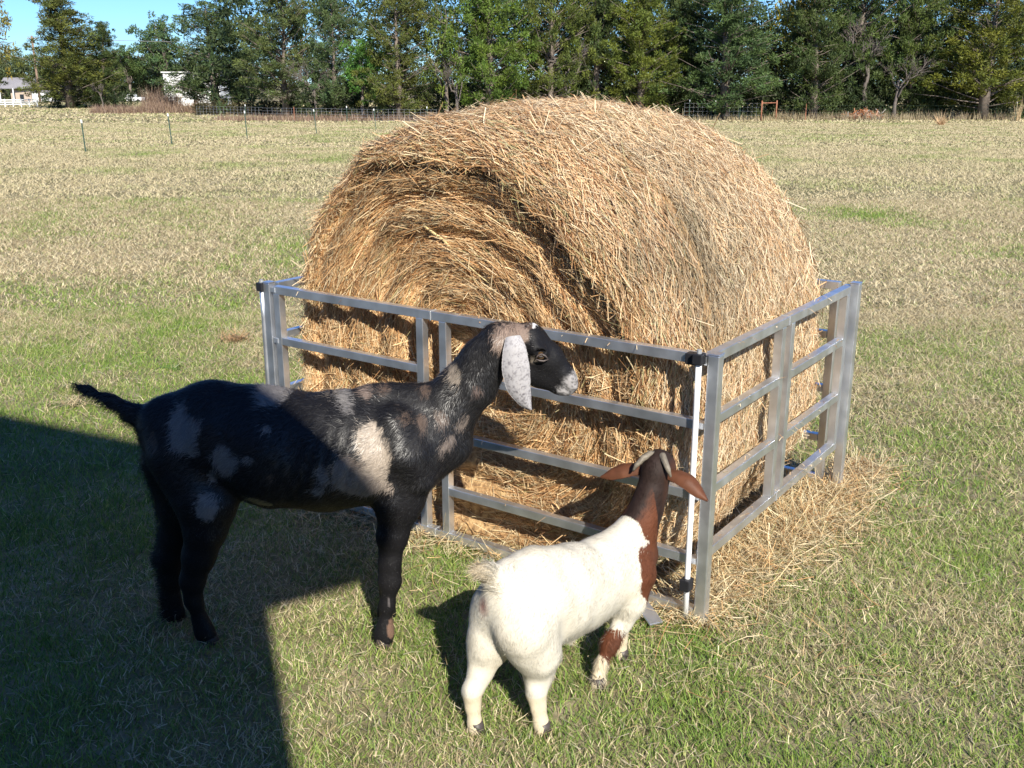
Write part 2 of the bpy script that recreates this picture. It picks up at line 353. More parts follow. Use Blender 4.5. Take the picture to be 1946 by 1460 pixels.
def bale_straw(n, s0, s1, phi0, phi1, ang, spread, L, lift, p, W=0.0036, seg=2):
    phi = rng.uniform(phi0, phi1, n)
    s = rng.uniform(s0, s1, n)
    if s1 <= 1: s = np.sqrt(rng.uniform(s0 ** 2, s1 ** 2, n))
    P = bale(phi, s); e = 0.012
    T = norm(bale(phi + e, s) - bale(phi - e, s)); S2 = norm(bale(phi, s + e) - bale(phi, s - e) + 1e-7); Nn = norm(np.cross(S2, T))
    C0 = pen(BA, 0.7, 0.8); out = norm(P - C0); Nn = np.where((np.sum(Nn * out, 1) < 0)[:, None], -Nn, Nn)
    k = (P[:, 2] > 0.03); P, T, S2, Nn, phi, s = P[k], T[k], S2[k], Nn[k], phi[k], s[k]; n = len(P)
    al = rng.normal(ang, spread, n) + pi * (rng.random(n) < .5); be = rng.normal(lift, 0.10, n)
    D = norm(T * np.cos(al)[:, None] + S2 * np.sin(al)[:, None] + Nn * be[:, None])
    ll = L * np.exp(np.clip(rng.normal(-0.1, 0.42, n), -2, .9)); P = P + Nn * rng.uniform(-0.004, 0.016, n)[:, None] - D * (ll * .5)[:, None]
    Bv = rng.normal(0, 0.13, (n, 3)) - Nn * 0.06
    S = norm(np.cross(D, Nn) + rng.normal(0, 0.45, (n, 3)))
    c = straw_cols(n, p)
    ring = np.where(s < 1, .88 + .22 * np.sin(s * 32 + phi + 6 * (fbm(P, 3) - .5)), 1.0); c = c * ring[:, None]
    # weathered greenish grey band over the shoulder
    wz = np.exp(-((phi - R(30)) / R(26)) ** 2) * np.exp(-((s - 1.9) / .5) ** 2) * np.clip((fbm(P, 4) - .38) * 6, 0, 1)
    rcv, wcv = lipc(phi); cv = np.exp(-((s - 1.03) / .09) ** 2) * wcv * .75; c = c * (1 - cv[:, None] * .8)  # shade of the crevice under the outer wrap, darkened into the straw colour
    c = c * (1 - 0.7 * wz[:, None]) + np.array([0.17, 0.135, 0.08]) * 0.7 * wz[:, None]
    g_ = np.clip((s - 1.05) / .5, 0, 1)[:, None]; c = c * (g_ * np.array([.94, .96, .96]) + (1 - g_) * np.array([1.08, 1.05, .94]))
    return strands(P, D, ll, W * rng.uniform(0.6, 1.4, n), S, Bv, seg, False, c)
pf = [0.22, 0.10, 0.24, 0.20, 0.10, 0.10, 0.04]; ps = [0.22, 0.30, 0.12, 0.08, 0.18, 0.07, 0.03]; pd = [0.2, .1, .2, .15, .1, .15, .1]
SB = [bale_straw(75000, 0.02, 0.99, 0, 2 * pi, 0.0, 0.22, 0.10, 0.03, pf, 0.0021),
      bale_straw(14000, 0.02, 0.99, 0, 2 * pi, 0.0, 0.9, 0.05, 0.16, pf, 0.0020),
      bale_straw(16000, 0.3, 0.99, R(180), R(360), 1.45, 0.35, 0.06, 0.25, ps, 0.0022),
      bale_straw(34000, 1.1, 2.0, R(-20), R(150), 0.1, 0.30, 0.09, 0.03, pd, 0.0020),
      bale_straw(12000, 1.0, 2.0, R(150), R(340), 0.2, 0.5, 0.08, 0.06, ps, 0.0022),
      bale_straw(120000, 2.0, 3.0, R(-75), R(135), 0.0, 0.55, 0.075, 0.035, ps, 0.0020),
      bale_straw(26000, 2.0, 3.0, R(-75), R(135), 0.0, 1.2, 0.05, 0.10, ps, 0.0020),
      bale_straw(3000, 2.0, 4.0, R(135), R(285), 0.0, 0.6, 0.13, 0.06, ps, 0.004),
      bale_straw(4000, 3.0, 3.9, 0, 2 * pi, 0.0, 0.6, 0.13, 0.06, ps, 0.004),
      bale_straw(110, 1.3, 2.9, R(60), R(120), 0.6, 0.8, 0.14, 0.8, ps, 0.0026, 3),
      bale_straw(1400, 0.98, 1.15, R(0), R(125), 0.5, 0.5, 0.09, 0.3, pd, 0.0024, 3)]
V, F, C = join(SB)
tag(mk('loose_straw', V, F, M_straw, bale_root, colors=C), kind='stuff')
# one long pale stalk across the face
P0 = bale(np.array([R(118)]), np.array([.72]))[0] + np.array([0, -0.03, 0]); P1 = bale(np.array([R(75)]), np.array([.38]))[0] + np.array([0, -0.05, 0])
mk('long_stalk', *tube(np.linspace(P0, P1, 6) + rng.normal(0, .004, (6, 3)), [0.005, .005, .0045, .004, .003, .002], 6)[:2], flat_mat('pale_stalk', (0.6, 0.46, 0.22), 0.6), bale_root)
# ------------------------------------------------------------------ aluminium pen
pen_root = tag(empty('feeder_pen', pen(0, 0)), 'square aluminium panel pen standing round the hay bale', 'pen')
TB = 0.033
H = [0.915, 0.700, 0.459, 0.232, 0.043]
u3 = np.array([*PU, 0]); v3 = np.array([*PV, 0])
def panel(Pf, W, side, heights, mids, label=None, ends=None, skip=None):
    ends = ends or (0.066, W - 0.066)
    """Pf(a,z) -> world; rails along a at the heights, frame stiles at the ends and uprights at mids"""
    fr = [beam(Pf(ends[0] - .016, heights[0]), Pf(ends[1] + .016, heights[0]), TB, TB), beam(Pf(ends[0] - .016, heights[-1]), Pf(ends[1] + .016, heights[-1]), TB, TB)]
    for ie, a in enumerate(ends):
        if ie != skip: fr.append(beam(Pf(a, heights[-1] + TB / 2), Pf(a, heights[0] - TB / 2), TB, TB * 0.98, side))
    V, F, _ = join(fr); p = bevel(mk('panel', V, F, M_alu, pen_root), .0015); 
    if label: p['label'] = label
    for h in heights[1:-1]:
        segs = [ends[0] + .019] + [x for mm in mids for x in (mm - TB / 2, mm + TB / 2)] + [ends[1] - .019]
        for q in range(0, len(segs), 2):
            if segs[q + 1] - segs[q] < 0.12: continue
            V, F, _ = beam(Pf(segs[q], h), Pf(segs[q + 1], h), TB * .96, TB * .96); bevel(mk('rail', V, F, M_alu, p))
    for mm in mids:
        V, F, _ = beam(Pf(mm, heights[-1] + TB / 2), Pf(mm, heights[0] - TB / 2), TB, TB, side); bevel(mk('upright', V, F, M_alu, p))
    for h in (heights[0], heights[-1]): V, F, _ = beam(Pf(sum(mids) / 2 - .0015, h), Pf(sum(mids) / 2 + .0015, h), TB + .004, TB + .004); mk('joint', V, F, M_steel, p)
    return p
pF = panel(lambda a, z: pen(a, 0, z), PW1, u3, H, (1.045, 1.155), ends=(.008, PW1 - .072), skip=0)
pR = panel(lambda a, z: pen(0, a, z), PW2, v3, H[:4], (0.62, 0.71), ends=(.045, PW2 - .085), skip=0)
pB = panel(lambda a, z: pen(a, PW2, z), PW1, u3, H[:4] + [.043], (1.045, 1.155))
pL = panel(lambda a, z: pen(PW1, a, z), PW2, v3, H[:4], (0.62, 0.71))
# corner posts
for (a, b, top) in ((-0.03, -0.004, .935), (-0.02, PW2 - .012, .935), (PW1 - .020, -0.004, .940), (PW1 + .02, PW2 + .02, .935)):
    V, F, _ = beam(pen(a, b, -0.03), pen(a, b, top), 0.038, 0.038, u3); p = bevel(mk('corner_post', V, F, M_alu, pen_root), 0.003)
    V, F, _ = beam(pen(a, b, top), pen(a, b, top + .005), 0.041, 0.041, u3); bevel(mk('post_cap', V, F, M_alu, p), 0.002)
    sgn = 1 if a < 1 else -1
    for z in H[:4]: V, F, _ = beam(pen(a + sgn * .022, b, z), pen(a + sgn * .048, b, z), 0.02, 0.03); mk('hinge_lug', V, F, M_alu, p)
# pin rods with their black fittings
for (a, b, full) in ((0.012, -0.036, True), (PW1 + .008, -0.020, False)):
    rod = mk('pin_rod', *tube(np.linspace(pen(a, b, 0.03 if full else .25), pen(a, b, 0.93), 6), 0.0095, 12)[:2], M_whitep if full else M_alu, pen_root, smooth=True)
    if full:
        V, F, _ = beam(pen(a, b - .005, 0.135), pen(a, b - .005, 0.175), 0.034, 0.04, u3); bevel(mk('clamp', V, F, M_blackp, rod), .003)
    V, F, _ = join([beam(pen(a, b, 0.905), pen(a, b, 0.94), 0.032, 0.034, u3), beam(pen(a + (.05 if full else -.0), b + .020, 0.915), pen(a + .005, b + .020, 0.915), .036, .034)]); bevel(mk('end_cap', V, F, M_blackp, rod), .003)
    V, F, _ = tube(np.linspace(pen(a, b, .94), pen(a, b, .952), 3), .008, 8); mk('bolt', V, F, M_steel, rod)
V, F, _ = beam(pen(0.235, -0.03, 0.085), pen(0.07, -0.13, 0.03), 0.008, 0.05); bevel(mk('ground_brace', V, F, M_alu, pen_root))

# hay dropped round the pen
def litter(n, fa, fb, L=0.07):
    a, b = fa(n), fb(n); P = pen(a, b); P[:, 2] = rng.uniform(0.008, 0.045, n)
    az = rng.uniform(0, 2 * pi, n); D = norm(np.stack([np.cos(az), np.sin(az), rng.normal(0.0, 0.25, n)], 1))
    S = norm(np.cross(D, [0, 0, 1.0]) + rng.normal(0, .4, (n, 3)))
    return strands(P, D, L * np.exp(rng.normal(0, .45, n)), 0.0024 * rng.uniform(.6, 1.3, n), S, rng.normal(0, .3, (n, 3)), 3, False, straw_cols(n, ps) * np.array([.95, 1.0, .92]) * rng.uniform(.65, 1.1, (n, 1)))
LT = [litter(8500, lambda n: -np.abs(rng.normal(0.0, 0.095, n)) + .05, lambda n: 1.75 - 1.8 * rng.random(n) ** 1.5),
      litter(500, lambda n: -np.abs(rng.normal(0.0, 0.36, n)), lambda n: rng.uniform(-0.5, 1.9, n), 0.07),
      litter(3500, lambda n: rng.uniform(0, PW1, n), lambda n: rng.normal(0.03, 0.06, n)),
      litter(3500, lambda n: rng.uniform(0, 0.2, n), lambda n: rng.uniform(0, PW2, n)),
      litter(450, lambda n: rng.uniform(-.3, PW1, n), lambda n: -np.abs(rng.normal(0, .16, n)), 0.08),
      litter(1800, lambda n: rng.normal(-.08, .10, n), lambda n: rng.normal(1.05, .25, n))]
def caught(n):                                         # wisps caught on the rails
    P = []
    for _ in range(n):
        h = H[rng.integers(0, 4)] + TB / 2 + .003
        P.append(pen(rng.uniform(.1, PW1 - .1), rng.normal(0, .01), h) if rng.random() < .5 else pen(rng.normal(0, .01), rng.uniform(.1, PW2 - .1), h))
    P = np.array(P); az = rng.uniform(0, 2 * pi, n); D = norm(np.stack([np.cos(az), np.sin(az), rng.normal(0, .15, n)], 1)); L = .05 * np.exp(rng.normal(0, .4, n))
    return strands(P - D * L[:, None] * .5, D, L, .0026, norm(np.cross(D, [0, 0, 1.0])), np.stack([0 * az, 0 * az, -.3 * np.ones(n)], 1), 3, False, straw_cols(n, ps))
LT.append(caught(170))
V, F, C = join(LT)
tag(mk('scattered_hay', V, F, M_straw, colors=C), 'loose stalks of hay dropped in the grass round the pen', 'hay', kind='stuff')

# ------------------------------------------------------------------ implicit bodies
def smin(a, b, k):
    h = np.clip(0.5 + 0.5 * (b - a) / k, 0, 1); return b * (1 - h) + a * h - k * h * (1 - h)
def sdf_field(P, prims, lat):
    """prims: (a, b, ra, rb, lateral scale, k); lat = unit lateral axis"""
    d = np.full(P.shape[:-1], 1e3, np.float32)
    for a, b, ra, rb, sc, k in prims:
        def sq(v): l = v @ lat; return v + np.multiply.outer(l * (1 / sc - 1), lat)
        pa = sq(P - a); ba = sq((b - a)[None])[0]; bb = ba @ ba
        h = np.clip((pa @ ba) / max(bb, 1e-9), 0, 1); q = np.linalg.norm(pa - h[..., None] * ba, axis=-1) - (ra + (rb - ra) * h)
        d = smin(d, q, k)
    return d
def surface_net(field, lo, hi, h):
    n = np.ceil((hi - lo) / h).astype(int) + 1
    ax = [lo[i] + h * np.arange(n[i]) for i in range(3)]
    # coarse pass first; only blocks near the surface are evaluated finely
    q = 4; m = -(-n // q); cx = [lo[i] + h * (np.arange(m[i]) * q + 1.5) for i in range(3)]
    Dc = field(np.stack(np.meshgrid(*cx, indexing='ij'), -1)).astype(np.float32)
    D = np.repeat(np.repeat(np.repeat(Dc, q, 0), q, 1), q, 2)[:n[0], :n[1], :n[2]].copy()
    I = np.argwhere(np.abs(D) < h * q * 1.6 + 0.012)
    for k0 in range(0, len(I), 200000):
        J = I[k0:k0 + 200000]; D[J[:, 0], J[:, 1], J[:, 2]] = field(J * h + lo)
    ins = D < 0; acc = np.zeros((*(n - 1), 3)); cnt = np.zeros(n - 1); 
    offs = [(x, y, z) for x in (0, 1) for y in (0, 1) for z in (0, 1)]
    def sl(o): return tuple(slice(o[i], n[i] - 1 + o[i]) for i in range(3))
    for a in offs:
        for d_ in range(3):
            if a[d_]: continue
            b = list(a); b[d_] = 1; da, db = D[sl(a)], D[sl(b)]; m = (da < 0) != (db < 0)
            t = np.where(m, da / np.where(m, da - db, 1), 0)
            for c in range(3): acc[..., c] += np.where(m, a[c] + (t if c == d_ else 0), 0)
            cnt += m
    act = cnt > 0; idx = np.full(n - 1, -1); idx[act] = np.arange(act.sum())
    cells = np.argwhere(act); V = (cells + acc[act] / cnt[act][:, None]) * h + lo
    F = []
    for d_ in range(3):
        e, f = (d_ + 1) % 3, (d_ + 2) % 3
        s0 = [slice(1, n[i] - 1) for i in range(3)]; s0[d_] = slice(0, n[d_] - 1); s1 = list(s0); s1[d_] = slice(1, n[d_])
        A, B_ = ins[tuple(s0)], ins[tuple(s1)]; m = A != B_
        c = np.argwhere(m); c = c + [0 if i == d_ else 1 for i in range(3)]
        def get(de, df): q = c.copy(); q[:, e] -= de; q[:, f] -= df; return idx[q[:, 0], q[:, 1], q[:, 2]]
        quad = np.stack([get(1, 1), get(0, 1), get(0, 0), get(1, 0)], 1); flip = B_[m]
        quad[flip] = quad[flip][:, ::-1]; F.append(quad)
    return V, np.concatenate(F)
def body_mesh(prims, lat, h, post=None):
    P = np.array([p for pr in prims for p in pr[:2]]); r = max(max(p[2], p[3]) for p in prims) + 0.03
    f = (lambda Q: post(Q, sdf_field(Q, prims, lat))) if post else (lambda Q: sdf_field(Q, prims, lat))
    V, F = surface_net(f, P.min(0) - r, P.max(0) + r, h)
    # drop far specks by keeping valid quads, then relax once
    E = np.concatenate([F[:, [0, 1]], F[:, [1, 2]], F[:, [2, 3]], F[:, [3, 0]]]); 
    for _ in range(2):
        s = np.zeros_like(V); c = np.zeros(len(V)); np.add.at(s, E[:, 0], V[E[:, 1]]); np.add.at(s, E[:, 1], V[E[:, 0]]); np.add.at(c, E[:, 0], 1); np.add.at(c, E[:, 1], 1)
        V = V * .5 + .5 * s / c[:, None]
    Nf = np.cross(V[F[:, 2]] - V[F[:, 0]], V[F[:, 3]] - V[F[:, 1]]); Nv = np.zeros_like(V)
    for q in range(4): np.add.at(Nv, F[:, q], Nf)
    return V, F, norm(Nv)
def fur(V, F, Nv, col, n, L, W, comb, seed=1, lift=0.25, jit=0.25, lenf=None, tipc=1.0, glint=0.0, colf=None):
    g = np.random.default_rng(seed)
    ar = np.linalg.norm(np.cross(V[F[:, 2]] - V[F[:, 0]], V[F[:, 3]] - V[F[:, 1]]), axis=1); f = g.choice(len(F), n, p=ar / ar.sum())
    w = g.random((n, 4)); w /= w.sum(1, keepdims=True); P = np.einsum('nk,nkd->nd', w, V[F[f]]); Nn = norm(np.einsum('nk,nkd->nd', w, Nv[F[f]])); c = col[F[f, 0]]
    D = comb(P); D = D - Nn * np.sum(D * Nn, 1)[:, None]
    swirl = (fbm(P, 17, 2) - .5)[:, None] * 2.6; D = norm(D + np.cross(Nn, D) * swirl + g.normal(0, jit, (n, 3)))
    D = norm(D - Nn * np.sum(D * Nn, 1)[:, None] + Nn * lift * (0.5 + g.random((n, 1))))
    ll = L * g.uniform(.6, 1.4, n)
    if lenf is not None: ll = ll * lenf(P)
    S = norm(np.cross(D, Nn)); c = (c if colf is None else colf(P + g.normal(0, .0065, (n, 3)) * [1, .3, 1])) * g.uniform(0.7, 1.3, (n, 1)) * tipc + (g.random((n, 1)) < .22) * glint
    return strands(P - Nn * 0.001, D, ll, W, S, -Nn * 0.12, 2, True, c)
def ellip(P, c, r, M=None):
    q = (P - c) / r; return np.sqrt((q ** 2).sum(-1))

# ------------------------------------------------------------------ black goat (seen from its right side, head turned to the bale)
Yc = 3.02; Yn, Yf = 2.945, 3.10
LY = np.array([0, 1.0, 0])
def chain(pts, sc, k, y=Yc):
    """pts: (px, py, radius[, y])"""
    Q = [(on_y(p[0], p[1], p[3] if len(p) > 3 else y), p[2]) for p in pts]
    return [(Q[i][0], Q[i + 1][0], Q[i][1], Q[i + 1][1], sc, k) for i in range(len(Q) - 1)]
bp_ = []
bp_ += chain([(340, 828, .115), (420, 832, .150), (520, 852, .184), (620, 860, .182), (700, 853, .172), (770, 838, .150), (815, 832, .115)], .86, .03)
bp_ += chain([(318, 800, .075), (400, 786, .088), (480, 790, .09)], .8, .05)                   # croup
bp_ += chain([(640, 798, .085), (720, 785, .085), (785, 775, .080)], .6, .04) + chain([(752, 800, .045, 2.935), (775, 860, .062, 2.925), (800, 905, .05, 2.93)], .9, .025)                   # withers
bp_ += chain([(795, 815, .112), (848, 782, .092), (892, 730, .076), (920, 684, .065), (948, 655, .060)], .62, .04)   # neck
bp_ += chain([(820, 850, .10), (862, 845, .055)], .8, .05)                                     # brisket
bp_ += chain([(950, 648, .056), (1000, 650, .058)], .85, .03)                                 # skull
bp_ += chain([(1005, 653, .056), (1040, 683, .048), (1070, 715, .034), (1082, 727, .027)], .78, .025)   # nose bridge
bp_ += chain([(985, 690, .045), (1025, 712, .038), (1062, 735, .022), (1080, 742, .017)], .75, .02)    # jaw
bp_ += chain([(1018, 664, .020, Yc - .047), (1030, 668, .016, Yc - .047)], 1, .02)              # brow
bp_ += chain([(1018, 664, .020, Yc + .047), (1030, 668, .016, Yc + .047)], 1, .02)
bp_ += chain([(1085, 725, .012, Yc - .016), (1090, 735, .011, Yc - .013)], 1, .012)             # nostril wings
bp_ += chain([(1085, 725, .012, Yc + .016), (1090, 735, .011, Yc + .013)], 1, .012)
bp_ += chain([(298, 808, .046), (258, 788, .026), (212, 762, .018), (168, 742, .010), (142, 730, .004)], .7, .03)   # tail
# legs: hip, stifle, hock, fetlock, hoof
bp_ += chain([(345, 870, .10, 2.97), (392, 955, .092, 2.95), (390, 1005, .066, 2.94), (378, 1055, .048, 2.94), (366, 1103, .036, 2.945), (369, 1140, .026, 2.95), (382, 1182, .0225, 2.96), (390, 1202, .028, 2.962), (397, 1217, .026, 2.965)], .75, .03)
bp_ += chain([(335, 880, .10, 3.07), (350, 965, .08, 3.09), (338, 1020, .054, 3.10), (322, 1060, .042, 3.10), (324, 1100, .030, 3.105), (326, 1140, .026, 3.11), (332, 1165, .028, 3.115), (336, 1178, .026, 3.12)], .75, .03)
bp_ += chain([(775, 880, .105, 2.98), (758, 950, .075, 2.96), (746, 1020, .043, 2.95), (741, 1070, .031, 2.945), (741, 1105, .031, 2.942), (736, 1150, .0205, 2.94), (731, 1190, .020, 2.94), (729, 1206, .026, 2.94), (726, 1224, .025, 2.938)], .78, .03)
bp_ += chain([(775, 880, .10, 3.06), (762, 950, .07, 3.08), (750, 1005, .042, 3.10), (742, 1050, .033, 3.10), (740, 1085, .032, 3.10), (737, 1120, .0235, 3.10), (735, 1150, .0225, 3.10), (734, 1166, .025, 3.10), (732, 1184, .024, 3.10)], .78, .03)
eye_c = on_y(1027, 669, Yc - .056)
def post_b(Q, d):
    d = d + (fbm(Q * [1.6, 1, .6], 16, 2) - .5).astype(np.float32) * .009
    xr = (Q[..., 0] - on_y(640, 850, Yc)[0]) / .13; zr = (Q[..., 2] - .66) / .12
    d = d + (.0030 * np.exp(-xr ** 2 - zr ** 2) * np.sin((Q[..., 0] - .35 * Q[..., 2]) * 2 * pi / .042)).astype(np.float32)
    d = np.maximum(d, -(ellip(Q, eye_c + [0, .002, 0], np.array([.017, .013, .0085])) - 1) * .008)              # eye slit
    d = np.maximum(d, -(ellip(Q, on_y(1092, 729, Yc - .022), np.array([.008, .009, .004])) - 1) * .004)   # nostril
    m0, m1 = on_y(1058, 733, Yc - .03), on_y(1090, 750, Yc - .02); ba = m1 - m0; pa = Q - m0; h = np.clip(pa @ ba / (ba @ ba), 0, 1)
    d = np.maximum(d, -(np.linalg.norm((pa - h[..., None] * ba) * [1, .25, 1], axis=-1) - .0028))                     # mouth
    return d
Vb, Fb, Nb = body_mesh(bp_, LY, 0.0062, post_b)
def pxy(P):                                            # authoring only: flank coordinates of a point as photo units on the body's own side plane
    Z = P[:, 2]; 
    x = (P[:, 0] - X0) / SX; z = (P[:, 2] - Z0) / SX; return x, z
# coat: patches given as (x, z, rx, rz, tilt, colour) on the near (right) side of the animal, in metres
PATCH = []
def patch(px, py, rx, ry, tilt, c, y=Yc - .13):
    o = on_y(px, py, y); s = 1959 / (y * cos(PITCH) + (CAM_H - o[2]) * sin(PITCH)); PATCH.append((o[0], o[2], rx / s, ry / s, R(tilt), np.array(c)))
GR, TAN, BRN, WHT = (0.155, 0.145, 0.14), (0.18, 0.15, 0.12), (0.075, 0.052, 0.04), (0.62, 0.60, 0.60)
for a in [(345, 820, 34, 40, 0, GR), (365, 855, 20, 12, -30, GR), (432, 875, 26, 26, 0, GR), (403, 908, 9, 14, 0, GR), (393, 965, 20, 26, 0, GR, 2.87), (478, 870, 14, 10, 0, GR),
          (508, 765, 30, 28, 20, GR), (508, 815, 9, 8, 0, GR), (432, 735, 30, 12, 0, BRN), (612, 752, 34, 17, -10, TAN), (650, 775, 22, 16, -40, GR), (660, 900, 30, 40, 0, (0.2, .16, .13)),
          (704, 835, 24, 34, -12, (0.30, .25, .20)), (722, 885, 24, 54, -8, (0.30, .25, .20)), (738, 925, 10, 16, 0, (0.28, .23, .19)), (690, 925, 36, 22, 0, (0.2, .165, .14)), (617, 898, 15, 26, 0, GR), (604, 928, 13, 9, 0, GR), (286, 848, 8, 20, 15, BRN), (495, 960, 24, 8, -20, (0.22, .19, .10)),
          (690, 765, 13, 11, 0, (0.16, .12, .10)), (800, 810, 9, 18, 10, BRN), (803, 760, 11, 11, 0, BRN), (690, 740, 16, 6, 0, BRN), (725, 760, 12, 8, 0, BRN), (520, 900, 9, 6, 0, BRN), (770, 800, 7, 10, 30, BRN),
          (862, 722, 13, 17, 5, TAN, 2.93), (838, 800, 18, 9, -50, BRN, 2.93), (850, 845, 10, 20, -40, (.13, .105, .09), 2.93), (880, 810, 8, 16, -30, (.13, .105, .09), 2.93), (905, 745, 8, 8, 0, (.10, .07, .06), 2.95),
          (965, 640, 36, 22, 8, (0.20, .145, .115), 2.96), (948, 655, 14, 20, -20, (0.21, .155, .125), 2.96), (1020, 613, 17, 9, 20, (.75, .72, .70), 3.0), (1022, 606, 12, 9, 0, (.75, .72, .70), 3.02), (1008, 622, 6, 6, 0, BRN, 2.98), (1014, 687, 7, 10, 0, TAN, 2.96),
          (737, 1150, 3, 12, 0, (.10, .09, .09), 2.9), (742, 1205, 6, 18, 0, (.14, .085, .06), 2.9), (245, 775, 12, 8, 0, (.03, .02, .015))]:
    patch(*a)
def coat_b(P, rag=1.0):
    c = np.tile(np.array([0.007, 0.0066, 0.0075]), (len(P), 1)); w = (fbm(P * [1.3, 1, .6], 18, 2) - .5) + .6 * (fbm(P * [1.3, 1, .5], 90, 2) - .5)
    near = P[:, 1] < Yc + 0.025
    for x, z, rx, rz, t, col in PATCH:
        dx, dz = P[:, 0] - x, P[:, 2] - z; a = (dx * cos(t) + dz * sin(t)) / rx; b = (-dx * sin(t) + dz * cos(t)) / rz
        m = np.clip((1.05 - np.sqrt(a * a + b * b) + w * 1.0 * rag) / .16, 0, 1) * near; c = c * (1 - m[:, None]) + col * m[:, None]
    # grey speckled muzzle
    mz = on_y(1092, 738, Yc); d = np.linalg.norm(P - mz, axis=1); m = np.clip((.060 - d + w * .03) / .012, 0, 1) * (0.35 + .65 * (vnoise(P, 320) > .42))
    tip = np.clip((.016 - np.linalg.norm(P - on_y(1096, 735, Yc), axis=1)) / .006, 0, 1)
    c = c * (1 - m[:, None]) + np.array([.30, .285, .28]) * m[:, None]; c = c * (1 - .7 * tip[:, None]) + np.array([.05, .04, .04]) * .7 * tip[:, None]
    return c
cb = coat_b(Vb)
goat = tag(empty('goat', (-0.75, Yc, 0)), 'tall black goat with tan and grey patches, hanging white ear, beside the pen', 'goat')
mk('body', Vb, Fb, M_skin_d, goat, colors=cb, smooth=True)
tail_root = on_y(290, 800, Yc)
def comb_b(P):
    d = np.tile([-.75, 0, -.55], (len(P), 1)); d[P[:, 0] > on_y(1000, 700, Yc)[0]] = [-1, 0, .3]
    nk = (P[:, 0] > on_y(800, 800, Yc)[0]) & (P[:, 0] < on_y(990, 700, Yc)[0]) & (P[:, 2] > .62); d[nk] = [-.45, 0, -.9]
    d[P[:, 2] < .45] = [-.1, 0, -1]; tl = P[:, 0] < tail_root[0]; d[tl] = [-.85, 0, -.15]; return d
def len_b(P):
    l = np.ones(len(P)); l[P[:, 0] > on_y(985, 700, Yc)[0]] = .35; l[P[:, 2] < .52] = .5; l[P[:, 2] < .40] = .28
    tl = P[:, 0] < on_y(270, 800, Yc)[0]; l[tl] = 1.5; return l
V1, F1, C1 = fur(Vb, Fb, Nb, cb, 130000, 0.024, 0.0012, comb_b, 3, 0.26, 0.30, len_b, glint=.020, colf=coat_b)
tag(mk('coat_hair', V1, F1, M_fur_d, goat, colors=C1 * 1.1 + .004), kind='stuff')
def leaf(name, outline_c, halfw, nrm, thick, mat, parent, colf, bulge=0.012, curl=0.0):
    """ear: centre line points, half widths, facing normal; a thin cupped sheet with real thickness"""
    c = np.array(outline_c); n = len(c); t0 = np.linspace(0, 1, n); tt = np.linspace(0, 1, 100)
    c = np.stack([np.interp(tt, t0, c[:, i]) for i in range(3)], 1); hw = np.interp(tt, np.linspace(0, 1, len(halfw)), halfw)
    for _ in range(20): c[1:-1] = (c[:-2] + 2 * c[1:-1] + c[2:]) / 4; hw[1:-1] = (hw[:-2] + 2 * hw[1:-1] + hw[2:]) / 4
    T = norm(np.gradient(c, axis=0)); nr = norm(np.array(nrm, float) - T * (T @ np.array(nrm, float))[:, None]); S = np.cross(T, nr)
    w = np.linspace(-1, 1, 41); P = c[:, None] + S[:, None] * (w[None, :, None] * hw[:, None, None]) + nr[:, None] * ((1 - w ** 2) * bulge + curl * w ** 3)[None, :, None] * (hw / max(hw))[:, None, None]
    th = thick * np.sqrt(np.clip(1 - .9 * w ** 2, 0, 1)); A = P + nr[:, None] * th[None, :, None]; B_ = P - nr[:, None] * th[None, :, None]
    k, m = A.shape[:2]; V = np.concatenate([A.reshape(-1, 3), B_.reshape(-1, 3)]); i, j = np.meshgrid(np.arange(m - 1), np.arange(k - 1)); a = (j * m + i).ravel(); o = k * m
    F = [np.stack([a, a + 1, a + m + 1, a + m], 1), np.stack([a + o, a + o + m, a + o + m + 1, a + o + 1], 1)]
    ed = np.concatenate([np.arange(0, m), np.arange(2 * m - 1, k * m, m), np.arange(k * m - 2, (k - 1) * m - 1, -1), np.arange((k - 2) * m, 0, -m)])
    F.append(np.stack([ed, np.roll(ed, -1), np.roll(ed, -1) + o, ed + o], 1)); F = [np.concatenate(F)]
    o = mk(name, V, F, mat, parent, colors=colf(V), smooth=True)
    Fq = F[0]; Nf = np.cross(V[Fq[:, 2]] - V[Fq[:, 0]], V[Fq[:, 3]] - V[Fq[:, 1]]); Nv = np.zeros_like(V)
    for q in range(4): np.add.at(Nv, Fq[:, q], Nf)
    Nv = norm(Nv); tip = c[-1]
    V2, F2, C2 = fur(V, Fq, Nv, colf(V), 5200, .0055, .0009, lambda Q: norm(tip - Q), 9, .25, .3, colf=colf)
    tag(mk('ear_hair', V2, F2, mat, o, colors=C2), kind='stuff'); return o
def ear_col(P):
    n = .6 * vnoise(P, 300) + .4 * vnoise(P, 130); c = np.tile([.40, .385, .39], (len(P), 1)); z = (P[:, 2] - on_y(1003, 775, 2.93)[2]) / .19
    k = np.clip(n * 2.3 - .85 - z * .35, 0, 1)[:, None]; return c * (1 - k) + np.array([.13, .12, .13]) * k
